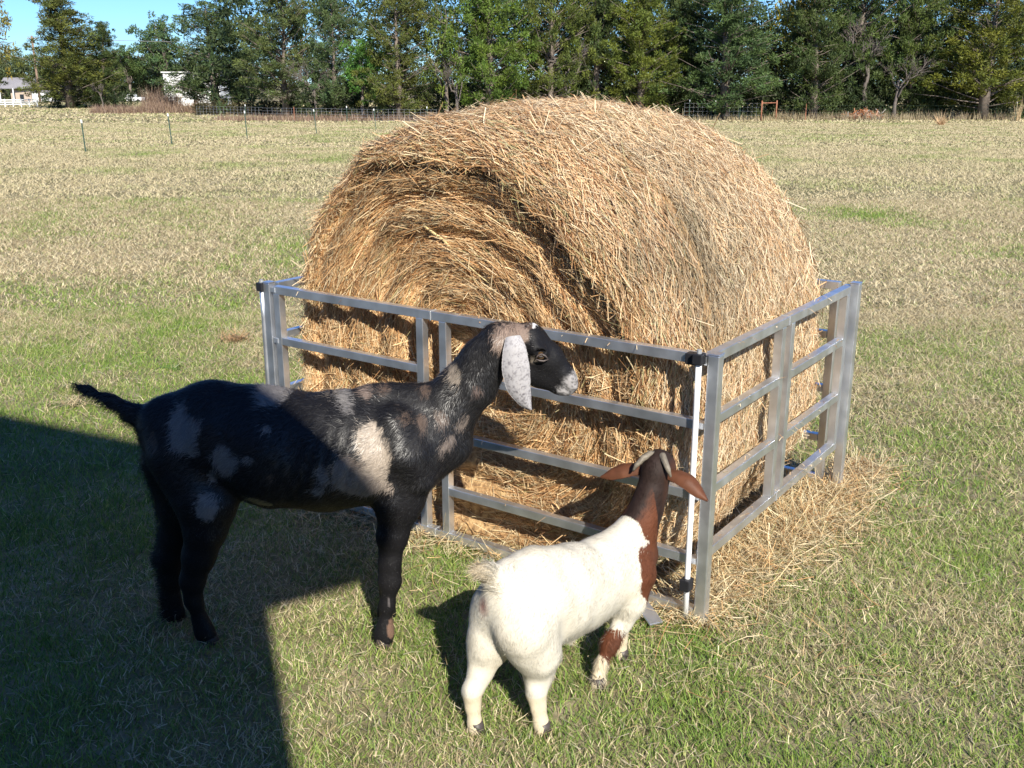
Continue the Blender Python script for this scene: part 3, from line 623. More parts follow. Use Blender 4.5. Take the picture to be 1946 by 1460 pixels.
for s in (-1, 1):
    dy = Yc + s * .058
    pts = [on_y(975, 640, dy), on_y(978, 662, dy + s * .018), on_y(980, 700, dy + s * .022), on_y(985, 735, dy + s * .018), on_y(997, 762, dy + s * .012), on_y(1009, 778, dy + s * .008)]
    leaf('ear', pts, [.022, .034, .042, .037, .022, .003], (0, s, 0), .0035, attr_mat('ear_hide', .6, .3, .1), goat, ear_col, .012)
    ec = on_y(1027, 669, Yc) * [1, 0, 1] + [0, Yc + s * .0455, 0]
    def eyeball(c, r):
        th, ph_ = np.meshgrid(np.linspace(0, pi, 13), np.linspace(0, 2 * pi, 20, endpoint=False)); V = np.stack([np.sin(th) * np.cos(ph_), np.sin(th) * np.sin(ph_), np.cos(th)], -1) * r + c
        k, m = V.shape[:2]; i, j = np.meshgrid(np.arange(m - 1), np.arange(k)); a = (j * m + i).ravel(); b = (((j + 1) % k) * m + i).ravel(); return V.reshape(-1, 3), [np.stack([a, a + 1, b + 1, b], 1)]
    e = mk('eye', *eyeball(ec, .0125), flat_mat('amber_eye', (.07, .042, .02), .25, spec=.5), goat, smooth=True)
    V, F, _ = box(ec + [0, s * .0128, 0], (.012, .003, .0035)); bevel(mk('pupil', V, F, M_blackp, e), .0012)
    lid = [(1017, 673), (1021, 667), (1028, 664), (1035, 667), (1041, 674)]; lo = [(1017, 673), (1024, 676), (1032, 677), (1041, 674)]
    for L_ in (lid, lo):
        mk('eyelid', *tube([on_y(p[0], p[1], Yc) * [1, 0, 1] + [0, Yc + s * .0575, 0] for p in L_], [.001] + [.0032] * (len(L_) - 2) + [.001], 6)[:2], flat_mat('lid_skin', (.07, .055, .05), .5), e, smooth=True)
def hoof(p, parent, r=.024, fwd=(1, 0, 0)):
    p = np.array([p[0], p[1], 0.0]); f = norm(np.array(fwd, float)); mk('hoof', *tube([p + f * .006 + [0, 0, .002], p + f * .003 + [0, 0, .02], p + [0, 0, .042]], [r * 1.12, r, r * .86], 14)[:2], M_hoof, parent, smooth=True)
for q in (on_y(397, 1217, 2.965), on_y(336, 1178, 3.12), on_y(726, 1224, 2.938), on_y(732, 1184, 3.10)): hoof(q, goat, .026)
# ------------------------------------------------------------------ small white goat with brown head (seen from behind)
O2 = np.array([0.0, 2.53, 0]); FW = norm(np.array([.71, .70, 0])); RT = np.array([.70, -.714, 0]) ; RT = norm(RT)
def L2(s, l, z): return O2 + FW * s + RT * l + np.array([0, 0, z])
def ch2(pts, sc, k): 
    Q = [(L2(*p[:3]), p[3]) for p in pts]; return [(Q[i][0], Q[i + 1][0], Q[i][1], Q[i + 1][1], sc, k) for i in range(len(Q) - 1)]
wp = []
wp += ch2([(.020, 0, .385, .112), (.09, 0, .358, .130), (.18, 0, .338, .134), (.28, 0, .322, .124), (.37, 0, .328, .116), (.46, 0, .335, .104), (.53, 0, .345, .078)], .86, .03)
wp += ch2([(-.0, .0, .440, .070), (.08, 0, .435, .066), (.25, 0, .395, .060)], .85, .04) + ch2([(.36, 0, .385, .06), (.455, 0, .408, .052)], .75, .04)
wp += ch2([(.0, .055, .345, .082), (.01, .06, .28, .068)], .9, .03) + ch2([(-.0, -.05, .345, .08), (-.03, -.055, .28, .062)], .9, .03)
wp += ch2([(.49, 0, .375, .078), (.54, 0, .425, .064), (.58, 0, .48, .053), (.605, 0, .535, .046), (.618, -.005, .583, .043)], .85, .03)
HD = norm(np.array([.42, .91, 0])); HR = norm(np.array([.91, -.42, 0])); HO = L2(.62, 0, .595)
def Hh(s, l, z): return HO + HD * s + HR * l + np.array([0, 0, z])
def chh(pts, sc, k):
    Q = [(Hh(*p[:3]), p[3]) for p in pts]; return [(Q[i][0], Q[i + 1][0], Q[i][1], Q[i + 1][1], sc, k) for i in range(len(Q) - 1)]
wp += chh([(0, 0, 0, .046), (.045, 0, .002, .044), (.09, 0, -.025, .033), (.135, 0, -.06, .022)], 1, .02) + chh([(.0, 0, .022, .030), (.03, 0, .024, .028)], 1, .02)
# legs (right hind forward, left hind back; right fore back, left fore forward)
def w(pt): return pt
wp_legs = [
 [(L2(.0, .06, .32), .084), (L2(.035, .066, .235), .060), (np.array([.072, 2.525, .170]), .043), (np.array([.066, 2.497, .120]), .030), (np.array([.073, 2.488, .08]), .0225), (np.array([.081, 2.482, .035]), .0225), (np.array([.084, 2.478, .014]), .024)],
 [(L2(.0, -.05, .32), .078), (L2(-.035, -.06, .235), .052), (np.array([-.086, 2.53, .170]), .036), (np.array([-.110, 2.50, .120]), .027), (np.array([-.108, 2.493, .08]), .023), (np.array([-.104, 2.485, .035]), .022), (np.array([-.101, 2.48, .014]), .0235)],
 [(L2(.46, .055, .31), .070), (L2(.44, .062, .235), .044), (np.array([.335, 2.79, .175]), .031), (np.array([.292, 2.748, .125]), .028), (np.array([.268, 2.72, .075]), .0195), (np.array([.258, 2.706, .035]), .0195), (np.array([.255, 2.70, .014]), .022)],
 [(L2(.44, -.05, .33), .070), (L2(.45, -.045, .25), .042), (L2(.435, -.03, .19), .029), (np.array([.340, 2.86, .12]), .025), (np.array([.341, 2.86, .07]), .0195), (np.array([.341, 2.86, .035]), .0195), (np.array([.342, 2.86, .014]), .022)]]
wp += [(np.array([.060, 2.478, .138]), np.array([.064, 2.484, .118]), .014, .012, 1, .015), (np.array([-.116, 2.480, .138]), np.array([-.112, 2.484, .118]), .013, .011, 1, .015)]
wp_legs = [[(q_[0], q_[1] * (.86 if q_[0][2] < .15 else .93)) for q_ in Lg] for Lg in wp_legs]
for Lg in wp_legs: wp += [(Lg[i][0], Lg[i + 1][0], Lg[i][1], Lg[i + 1][1], .95, .045 if i < 2 else .022) for i in range(len(Lg) - 1)]
wp += ch2([(-.050, 0, .465, .028), (-.085, 0, .500, .024), (-.118, -.005, .522, .010)], .8, .03)            # tail dock, curled
wp += ch2([(.24, .02, .205, .012), (.22, .02, .185, .006)], 1, .03)
Vw, Fw, Nw = body_mesh(wp, RT, 0.0052, lambda Q, d: d + (fbm(Q * [1, 1, .7], 17, 2) - .5).astype(np.float32) * .012)
def loc2(P): q = P - O2; return q @ FW, q @ RT, P[:, 2]
def coat_w(P):
    s, l, z = loc2(P); n = fbm(P, 30, 3) - .5; q = P - HO; hs, hl = q @ HD, q @ HR
    c = np.tile([.57, .53, .44], (len(P), 1)) * (1 - .10 * np.clip(fbm(P, 9) - .45, 0, 1)[:, None] * np.array([.4, 1, 2.2]))
    c[z < .12] *= [.93, .86, .74]
    brown = np.array([.105, .035, .015]); dark = np.array([.022, .012, .009])
    edge = .500 + n * .03
    m = (s + .25 * (z - .45) > edge) & ((z > .375) | ((s > .515) & (z > .27)))            # neck and head
    chest = ((s - .482) / .052) ** 2 + ((z - .322) / .095) ** 2 < 1 + n
    knee = (np.linalg.norm((P - np.array([.300, 2.735, .135])) / np.array([.05, .05, .045]), axis=1) < 1 + n)
    mm = m | (chest & (l > -.02)) | knee
    mid = np.clip(1 - np.abs(l - .0 + n * .03) / .040, 0, 1); hm = np.clip(1 - np.abs(hl) / .065, 0, 1)
    st = np.where(s > .57, hm, mid) * (s > .40) * (z > .42); st = np.clip(st * 2.2, 0, 1)
    bc = brown * (1 - st[:, None]) + dark * st[:, None]
    c = np.where(mm[:, None], bc, c)
    tl = np.clip((-.075 - s) / .03, 0, 1) * (z > .44); c = c * (1 - .55 * tl[:, None]) + np.array([.50, .38, .22]) * .55 * tl[:, None]
    pk = np.clip(1 - ellip(P, L2(-.090, -.022, .395), np.array([.035, .028, .035])), 0, 1)
    c = c * (1 - pk[:, None]) + np.array([.35, .17, .14]) * pk[:, None]
    return c
cw = coat_w(Vw)
kid = tag(empty('goat', (0.15, 2.68, 0)), 'small white goat with brown head and neck, seen from behind', 'goat')
mk('body', Vw, Fw, M_skin_l, kid, colors=cw, smooth=True)
def comb_w(P):
    d = np.tile(-FW * .7 + np.array([0, 0, -.6]), (len(P), 1)); s, l, z = loc2(P); d[z < .26] = [0, 0, -1]; t = (s < -.065) & (z > .445); d[t] = -FW * .8 + np.array([0, 0, .25]); return d
def len_w(P):
    s, l, z = loc2(P); r = np.ones(len(P)); r[z < .2] = .7; r[(s < -.065) & (z > .445)] = 3.4; r[(z < .26) & (s > .05) & (s < .4)] = 1.7; r[s > .6] = .5; return r
V1, F1, C1 = fur(Vw, Fw, Nw, cw, 85000, 0.0135, 0.0010, comb_w, 5, 0.22, 0.25, len_w, colf=lambda Q: coat_w(Q) * (.86 + .22 * fbm(Q, 22))[:, None])
tag(mk('coat_hair', V1, F1, M_fur_l, kid, colors=np.clip(C1, 0, .85)), kind='stuff')
for q in ((.084, 2.478), (-.101, 2.48), (.255, 2.70), (.342, 2.86)): hoof(q, kid, .0225, FW)
for s in (-1, 1):
    pts = [Hh(.0, s * .034, -.004), Hh(-.002, s * .072, -.006), Hh(-.008, s * .105, -.015), Hh(-.014, s * .138, -.030 - .010 * (s > 0)), Hh(-.018, s * .170, -.042 - .020 * (s > 0))]
    leaf('ear', pts, [.016, .024, .027, .020, .003], (-.35 * HD[0], -.35 * HD[1] - .25, .8), .003, attr_mat('ear_hide_brown', .6, .3, .1), kid, lambda P: np.tile([.105, .038, .017], (len(P), 1)) * (0.8 + .5 * vnoise(P, 60))[:, None], .010)
    hp = [Hh(.02, s * .014, .046), Hh(.0, s * .020, .052), Hh(-.022, s * .034, .044), Hh(-.036, s * .050, .024), Hh(-.040, s * .060, .004)]
    mk('horn', *tube(hp, [.011, .011, .010, .008, .003], 10)[:2], M_horn, kid, smooth=True)
    mk('eye', *eyeball(Hh(.055, s * .036, .0), .010), flat_mat('brown_eye', (.06, .03, .015), .15, spec=.8), kid, smooth=True)

# ------------------------------------------------------------------ trees
def foliage(cent, rad, per, size, up=0.35, seed=0, elong=1.0, base=(0.06, 0.10, 0.03), var=0.35, asp=.34):
    g = np.random.default_rng(seed); n = len(cent) * per; c = np.repeat(cent, per, 0); r = np.repeat(rad, per)[:, None]
    d = norm(g.normal(0, 1, (n, 3))); P = c + d * r * (g.random((n, 1)) ** .45) * np.array([1, 1, .75 * elong])
    D = norm(d + np.array([0, 0, up]) + g.normal(0, .5, (n, 3))); S = norm(np.cross(D, g.normal(0, 1, (n, 3))))
    cc = np.array(base) * np.repeat(g.uniform(1 - var, 1 + var, len(cent)), per)[:, None] * g.uniform(.75, 1.3, (n, 1))
    warm = np.repeat(g.random(len(cent)), per)[:, None]; cc = cc * (1 + warm * np.array([.40, .15, -.1]))
    L = size * g.uniform(.6, 1.4, n); W = L * asp
    V = np.stack([P - S * W[:, None] * .5, P + S * W[:, None] * .5, P + D * L[:, None]], 1).reshape(-1, 3)
    return V, [np.arange(3 * n).reshape(-1, 3)], np.repeat(cc, 3, 0)
def limb(p0, p1, r0, r1, g, k=6, sag=0.05, n=5):
    t = np.linspace(0, 1, n)[:, None]; L = np.linalg.norm(p1 - p0); P = p0 + (p1 - p0) * t + g.normal(0, sag * L * .5, (n, 3)) * np.sin(t * pi); return tube(P, np.linspace(r0, r1, n), k)
def cedar(seed, Ht, Rd, nb=115, low=.03, shape=1.0, per=80, size=.115, base=(0.066, .095, .034), gap=.05):
    """a juniper: upswept branches carrying sprays; returns trunk and crown meshes"""
    g = np.random.default_rng(seed); tr = []; lean = g.normal(0, .02, 2) * Ht
    top = np.array([lean[0], lean[1], Ht * .97]); tp = np.array([[0, 0, -.1], [lean[0] * .2 + g.normal(0, .05), 0, Ht * .3], [lean[0] * .6, lean[1] * .6 + g.normal(0, .06), Ht * .65], top])
    tr.append(tube(tp, [Ht * .022 + .06, Ht * .018 + .03, Ht * .010, .02], 8)); C_, R_ = [], []
    lob = g.uniform(.72, 1.2, 9)
    for i in range(nb):
        h = low + (1 - low) * (i + g.random()) / nb; az = g.uniform(0, 2 * pi); prof = (1 - ((h - low) / (1 - low))) ** (.62 * shape) * (0.35 + .65 * min(1, (h - low + .10) / .22))
        L = Rd * prof * lob[int(az / (2 * pi) * 9) % 9] * g.uniform(.6, 1.18) + .25
        p0 = np.array([np.interp(h, [0, .3, .65, .97], tp[:, 0]), np.interp(h, [0, .3, .65, .97], tp[:, 1]), h * Ht * .95]); rise = L * g.uniform(.1, .75)
        p1 = p0 + np.array([np.cos(az) * L, np.sin(az) * L, rise]); tr.append(limb(p0, p1, .014 + .010 * L, .006, g, 5, .04, 4))
        if g.random() < gap: continue
        m = 2 + int(L * 2.0)
        for q in range(m):
            t = .32 + .68 * (q + g.random()) / m; C_.append(p0 + (p1 - p0) * t + g.normal(0, .13 + .05 * L, 3)); R_.append(g.uniform(.14, .34) * (1.15 - .35 * t))
    for q in range(6): C_.append(top + g.normal(0, .12, 3) - [0, 0, .25 * q]); R_.append(.2)
    return join(tr), foliage(np.array(C_), np.array(R_), per, size, seed=seed, base=base)
def broadleaf(seed, Ht, Rd, nclump=150, base=(.07, .11, .04), size=.15, per=60, low=.3, dens=1.0):
    g = np.random.default_rng(seed); tr = []; C_, R_ = [], []; fork = np.array([0, 0, Ht * low]); tr.append(limb(np.array([0, 0, -.1]), fork, Ht * .024 + .04, Ht * .018, g, 8))
    for i in range(13):
        az = g.uniform(0, 2 * pi); el = g.uniform(.25, 1.45); L = Ht * (1 - low) * g.uniform(.65, .98); e = fork + np.array([np.cos(az) * Rd * np.cos(el), np.sin(az) * Rd * np.cos(el), L * np.sin(el)]); tr.append(limb(fork, e, Ht * .009, .015, g, 5, .12, 6))
        for q in range(5):
            t = g.uniform(.35, .95); s = fork + (e - fork) * t; e2 = s + norm(g.normal(0, 1, 3) + [0, 0, .5]) * g.uniform(.5, 1.3); tr.append(limb(s, e2, .02, .005, g, 4, .1, 4))
            for _ in range(int(nclump / 65 * dens) + (g.random() < .5)): C_.append(e2 + g.normal(0, .3, 3)); R_.append(g.uniform(.2, .42))
    C_.append(fork + [0, 0, 1]); R_.append(.2)
    return join(tr), foliage(np.array(C_), np.array(R_), per, size, up=0, seed=seed, base=base, asp=.55)
def bare(seed, Ht, Rd, low=.25, tw=1.0):
    g = np.random.default_rng(seed); tr = []
    def rec(p, d, L, r, lev):
        e = p + d * L; tr.append(limb(p, e, r, r * .6, g, 5 if lev else 7, .10, 5))
        if lev >= 4: return
        for _ in range(3 + (lev > 1) * 2): rec(p + (e - p) * g.uniform(.45, 1), norm(d + norm(g.normal(0, 1, 3)) * .75 + [0, 0, .1]), L * g.uniform(.5, .78), r * .5 * tw, lev + 1)
    rec(np.array([0, 0, -.1]), np.array([0, 0, 1.0]), Ht * .38, Ht * .018 + .04, 0); return join(tr), None
PROTO = {}; DIST = {('broadA', 318): 345, ('broadA', 250): 340}
def place_tree(kind, px, py_top, py_base, wpx, tint, label, name='cedar_tree', dist=None, rot=None, cat='tree', group=None):
    """stands where its foot is seen, as tall and wide as seen"""
    dist = DIST.get((kind, px), None); b = gp(px, py_base) if dist is None else gd(px, dist)
    sc = 1959 / (b[1] * cos(PITCH) + (CAM_H - b[2]) * sin(PITCH)); r = ray(px, py_top); zt = CAM_H + r[2] / r[1] * b[1]; hgt = zt - b[2]; wid = wpx / sc
    k = kind
    if k not in PROTO:
        (tr, cr), (h0, r0) = KINDS[k]()
        root = empty(name, (0, 0, 0)); t = mk('trunk', tr[0], tr[1], M_deadwood if k.startswith('bare') else M_bark, root, smooth=True)
        if cr: mk('crown', cr[0], cr[1], M_leaf, root, colors=cr[2])
        PROTO[k] = (root, h0, r0); o = root
    else: o = copy_tree(PROTO[k][0]); o.name = name
    _, h0, r0 = PROTO[k]; sz = hgt / h0; sx = wid / (2 * r0); sx = min(max(sx, sz * .6), sz * 1.7)
    o.location = b; o.scale = (sx, sx, sz); o.rotation_euler = (0, 0, random.uniform(0, 6.28) if rot is None else rot)
    for c in o.children:
        c.color = (*tint, 1)
    tag(o, label, cat, group or 'trees along the far edge of the field'); return o
KINDS = {
 'cedarA': lambda: (cedar(11, 7, 2.2), (7, 2.0)), 'cedarB': lambda: (cedar(12, 7, 2.4, 105, .06, .8, gap=.15), (7, 2.2)), 'cedarC': lambda: (cedar(13, 7, 1.9, 115, .03, 1.2), (7, 1.8)),
 'cedarD': lambda: (cedar(14, 7, 2.6, 105, .10, .6, gap=.22), (7, 2.4)), 'broadA': lambda: (broadleaf(21, 6, 2.2, 170), (6, 2.4)), 'broadB': lambda: (broadleaf(22, 6, 2.4, 70, size=.16, per=26), (6, 2.5)),
 'bareA': lambda: (bare(31, 6, 2), (6, 2)), 'bareB': lambda: (bare(32, 6, 2.2), (6, 2.2))}
OL, DG, BG, YG, BR = (1.25, 1.12, .75), (.8, .88, .75), (.95, 1.1, 1.2), (1.35, 1.3, .65), (1.5, 1.1, .8)
T = [ # kind, px, top, base, width, tint, label
 ('cedarA', 135, -14, 206, 175, OL, 'olive green cedar standing alone at the left, between the far house and the pickup'),
 ('cedarC', 200, 40, 205, 84, DG, 'darker green cedar tight against the right of the lone olive cedar'),
 ('broadA', 318, 26, 180, 120, BG, 'rounded bluish green tree against the blue sky gap behind the white shed', 'leafy_tree'),
 ('broadA', 372, 118, 212, 100, (.8, .9, .7), 'low bushy green tree hiding the right part of the white shed', 'leafy_tree'),
 ('broadA', 250, 84, 181, 90, DG, 'low dark green tree filling the gap above the white pickup', 'leafy_tree'),
 ('cedarB', 412, 2, 213, 190, BG, 'bluish green cedar in front of the right half of the white shed'),
 ('cedarD', 545, -30, 222, 170, (1.15, 1.15, 1.1), 'grey green cedar with bare branches right of the white shed'),
 ('cedarB', 640, -10, 226, 120, BG, 'pale grey green cedar with thin top behind the wire fence'),
 ('broadA', 690, 70, 228, 110, (.8, 1.3, .6), 'bright green bushy tree low behind the wire fence', 'leafy_tree'),
 ('cedarB', 760, -50, 229, 165, OL, 'brownish olive cedar left of the bale top behind the fence'),
 ('broadB', 850, -20, 230, 120, YG, 'thin pale green tree with sky showing through, above the left of the bale', 'leafy_tree'),
 ('cedarA', 930, -120, 230, 170, (1.2, 1.45, .7), 'deep green cedar directly above the left shoulder of the bale'),
 ('cedarD', 1045, -90, 228, 150, (1.2, 1.15, .65), 'olive cedar with drooping tufts above the middle of the bale'),
 ('cedarC', 1130, -160, 226, 130, DG, 'dark narrow cedar behind the two straws on top of the bale'),
 ('cedarA', 1215, -60, 227, 160, YG, 'yellow green cedar above the right half of the bale'),
 ('cedarB', 1375, -70, 228, 230, (.9, 1.12, 1.1), 'large blue green cedar right of the bale above the mesh fence'),
 ('cedarC', 1300, -140, 224, 130, DG, 'dark cedar wedged behind the blue green cedar, on its left'),
 ('broadB', 1500, -70, 224, 110, (3.6, 2.0, .5), 'tree with yellow autumn leaves above the rusty pipe brace', 'autumn_tree'),
 ('cedarC', 1545, -90, 227, 140, DG, 'dark green cedar right of the yellow leaved tree'),
 ('bareA', 1640, -60, 226, 150, (1, 1, 1), 'leafless grey tree with a dark trunk among the right hand cedars', 'bare_tree'),
 ('cedarD', 1620, -120, 224, 180, (.8, .95, .7), 'shadowy cedar behind the leafless tree'),
 ('cedarA', 1725, -120, 225, 140, (.9, 1.0, .7), 'dark cedar just left of the big olive cedar at the right edge'),
 ('cedarB', 1865, -70, 228, 230, (1.45, 1.25, .55), 'big olive yellow cedar with a pale trunk at the right edge'),
 ('broadB', -8, -70, 200, 130, (2.2, 1.3, .6), 'sparse autumn tree whose branches reach in at the left edge', 'autumn_tree'),
 ('broadB', 8, 85, 186, 50, (1.9, 1.4, .7), 'thin yellowish bush left of the far house roof', 'autumn_tree'),
 ('bareB', 195, 122, 207, 46, (1, 1, 1), 'small dead grey shrub at the foot of the dark green cedar', 'dead_shrub'),
 ('bareA', 870, 30, 231, 90, (1, 1, 1), 'leafless pale tree left of the bale top', 'bare_tree'),
 ('bareB', 1075, -30, 228, 100, (1, 1, 1), 'leafless tree with twisted pale limbs above the bale top', 'bare_tree'),
 ('bareB', 600, 40, 226, 100, (1, 1, 1), 'leafless grey tree between the two grey green cedars', 'bare_tree'),
 ('bareB', 1700, 20, 227, 120, (1, 1, 1), 'grey tangle of bare limbs right of the leafless tree', 'bare_tree')]
for a in T: place_tree(*a)
# the wood behind and the undergrowth: too dense to count
def wood(x0, x1, y0, y1, hmin, hmax, n, per, base, seed, size=.35, k=1.0):
    g = np.random.default_rng(seed); x = g.uniform(x0, x1, n); y = g.uniform(y0, y1, n); h = g.random(n) ** .8 * (hmin + (hmax - hmin) * vnoise(np.stack([x, x * 0, x * 0], 1), .35)); C_ = np.stack([x, y, gz(x, y) + h], 1)
    return foliage(C_, g.uniform(.4, .9, n) * k, per, size, seed=seed, base=base)
V, F, C = join([wood(-24, 60, 78, 92, 6, 12, 2600, 34, (.035, .06, .022), 41, .4), wood(-3, 60, 72, 76, 3, 10, 2000, 34, (.030, .05, .02), 42, .34), wood(-215, -88, 350, 385, 9, 19, 1500, 30, (.06, .085, .035), 43, 1.3, 3.2)])
o = mk('background_wood', V, F, M_leaf, colors=C); tag(o, 'dense dark wood behind the edge trees', 'wood', kind='stuff')
def under(px0, px1, pyb, hpx, n, per, base, seed, size=.22):
    g = np.random.default_rng(seed); px = g.uniform(px0, px1, n); b = np.array([gp(p, pyb) for p in px]); b[:, 1] += g.uniform(1.0, 3.5, n); b[:, 2] = gz(b[:, 0], b[:, 1]) + g.random(n) ** 1.2 * hpx / 1959 * b[:, 1]
    return foliage(b, g.uniform(.15, .4, n), per, size, seed=seed, base=base)
V, F, C = join([under(560, 1960, 228, 55, 1300, 30, (.035, .055, .02), 51), under(360, 560, 220, 22, 160, 30, (.05, .05, .025), 52), under(70, 240, 207, 30, 160, 30, (.03, .05, .02), 53)])
o = mk('undergrowth', V, F, M_leaf, colors=C); tag(o, 'dark tangled undergrowth at the foot of the trees', 'undergrowth', kind='stuff')
def weeds(px0, px1, pyb, hpx, n, seed, depth=2.5, cols=((.25, .165, .11), (.33, .24, .165), (.17, .11, .08))):
    g = np.random.default_rng(seed); px = g.uniform(px0, px1, n); b = np.array([gp(p, pyb) for p in px]); b[:, 1] += g.uniform(0, depth, n); b[:, 2] = gz(b[:, 0], b[:, 1])
    D = norm(g.normal(0, .25, (n, 3)) + [0, 0, 1]); S = norm(np.stack([np.ones(n), g.normal(0, .5, n), 0 * px], 1)); L = hpx / 1959 * b[:, 1] * g.uniform(.35, 1.1, n)
    return strands(b, D, L, .035, S, g.normal(0, .12, (n, 3)), 2, True, np.array(cols)[g.integers(0, len(cols), n)] * g.uniform(.7, 1.2, (n, 1)))
V, F, C = join([weeds(165, 265, 216, 17, 1100, 61), weeds(265, 400, 216, 24, 1500, 66), weeds(270, 330, 214, 44, 900, 62), weeds(400, 830, 231, 15, 2000, 63), weeds(1480, 1946, 229, 18, 1600, 64, cols=((.4, .33, .2), (.3, .24, .14), (.2, .15, .1))), weeds(1310, 1480, 230, 12, 500, 65, cols=((.4, .33, .2), (.3, .24, .14)))])
tag(mk('dry_weeds', V, F, M_grass, colors=C), 'tall reddish brown dry weeds along the field edge', 'weeds', kind='stuff')
def tuft(px, py, hpx, wpx, n, seed, cols, label):
    g = np.random.default_rng(seed); b = gp(px, py); n_ = n; P = b + np.stack([g.normal(0, .08, n), g.normal(0, .08, n), np.zeros(n)], 1); sp = wpx / hpx * .5
    D = norm(np.stack([g.normal(0, sp, n), g.normal(0, sp, n), np.ones(n)], 1)); L = hpx / 1959 * b[1] * g.uniform(.5, 1.1, n)
    V, F, C = strands(P, D, L, .03, norm(np.stack([np.ones(n), g.normal(0, .5, n), np.zeros(n)], 1)), g.normal(0, .15, (n, 3)), 2, True, np.array(cols)[g.integers(0, len(cols), n)])
    tag(mk('grass_clump', V, F, M_grass, colors=C), label, 'grass clump')
tuft(1788, 238, 24, 50, 90, 71, [(.62, .42, .24), (.5, .34, .18)], 'fan of dry orange grass at the field edge below the olive cedar')
tuft(1935, 230, 42, 14, 26, 72, [(.5, .38, .22)], 'slim upright dry grass stems at the right edge of the field')

# ------------------------------------------------------------------ fences, posts, buildings, pickup
def tpost_at(b, h, label, group='steel posts standing in the field', wire=False):
    p = tag(empty('fence_post', b), label, 'post', group); w_ = .034
    V, F, _ = join([box(b + [0, 0, h / 2 - .1], (w_, .012, h + .2)), box(b + [0, .018, h / 2 - .1], (.012, .03, h + .2))]); mk('shaft', V, F, M_tpost, p)
    V, F, _ = join([box(b + [0, 0, h - .04], (w_ * 1.3, .025, .09)), ]); bevel(mk('white_tip', V, F, M_white, p), .006); return p
for (px, py, top, lb) in ((163, 290, 228, 'leftmost green steel post, leaning a little, in the open field'), (327, 275, 216, 'green steel post with white tip in front of the white shed'), (470, 264, 211, 'green steel post with white tip below the bluish green cedar'), (602, 255, 208, 'steel post in the field below the leafless grey tree'), (715, 248, 207, 'steel post in the field nearest the left of the bale')):
    b = gp(px, py); r = ray(px, top); h = CAM_H + r[2] / r[1] * b[1] - b[2]; p = tpost_at(b, h, lb); p.rotation_euler = (0, random.uniform(-.09, .01), 0)
def mesh_fence(pts, hpx, label, post_px, name='wire_fence', dx=.35, tint=M_steel, wr=.007):
    root = tag(empty(name, pts[0]), label, 'fence'); ws = []
    for a, b in zip(pts[:-1], pts[1:]):
        L = np.linalg.norm(b - a); n = max(2, int(L / dx)); h = hpx / 1959 * (a[1] + b[1]) / 2
        for k in range(5): z = np.array([0, 0, h * (k + .3) / 4.4]); ws.append(beam(a + z, b + z, wr, wr))
        for q in range(n + 1): p = a + (b - a) * q / n; ws.append(beam(p + [0, 0, .03], p + [0, 0, h * .98], wr, wr, (1, 0, 0)))
    V, F, _ = join(ws); mk('wire_mesh', V, F, tint, root)
    for p, c in post_px:
        h = (hpx + 3) / 1959 * p[1]; V, F, _ = box(p + [0, -.03, h / 2], (.045, .04, h)); q = bevel(mk('post', V, F, M_tpost if c else M_rust, root), .008)
        if c: V, F, _ = box(p + [0, -.03, h + .03], (.05, .045, .11)); mk('post_tip', V, F, M_white, q)
    return root
P_ = lambda *l: [gp(*q) for q in l]
mesh_fence(P_((375, 224), (500, 228), (640, 230), (830, 232)), 22, 'woven wire fence running along the weeds to the left of the bale', [(gp(468, 228), 1), (gp(560, 230), 0), (gp(660, 231), 1), (gp(812, 232), 1)])
mesh_fence(P_((1300, 229), (1445, 229)), 31, 'woven wire fence with pale posts between the bale and the rusty brace', [(gp(x, 229), 1) for x in (1309, 1358, 1376, 1405)], dx=.28, wr=.005)
mesh_fence(P_((1480, 229), (1560, 229), (1946, 229)), 27, 'old wire fence in the shade of the right hand trees', [(gp(1530, 229), 0), (gp(1928, 229), 1)], dx=.9, wr=.004, tint=M_tpost)
br = tag(empty('pipe_brace', gp(1446, 230)), 'rusty red pipe brace at the end of the wire fence', 'fence brace')
a, b = gp(1446, 230), gp(1474, 229); hh = 36 / 1959 * a[1]
for q in (a, b): mk('post', *tube(np.linspace(q, q + [0, 0, hh], 3), .045, 8)[:2], M_rust, br, smooth=True)
for z in (.88,): mk('crossbar', *tube(np.linspace(a + [0, 0, hh * z], b + [0, 0, hh * z], 3), .035, 8)[:2], M_rust, br, smooth=True)
# brush pile
def brush(px, py, label):
    g = np.random.default_rng(81); b = gp(px, py); n = 420; P = b + np.stack([g.normal(0, .55, n), g.normal(.4, .2, n), np.abs(g.normal(.12, .16, n))], 1)
    D = norm(np.stack([g.normal(0, 1, n), g.normal(0, .5, n), g.normal(.3, .4, n)], 1)); c = np.array([(.34, .13, .05), (.24, .10, .05), (.30, .27, .24), (.5, .3, .2)])[g.integers(0, 4, n)]
    V, F, C = strands(P, D, .35 * g.uniform(.5, 1.3, n), .06, norm(np.cross(D, [0, 1, .2])), g.normal(0, .1, (n, 3)), 2, False, c); tag(mk('brush_pile', V, F, M_grass, colors=C), label, 'brush pile')
brush(1645, 228, 'low pile of orange and grey cut brush under the right hand trees')
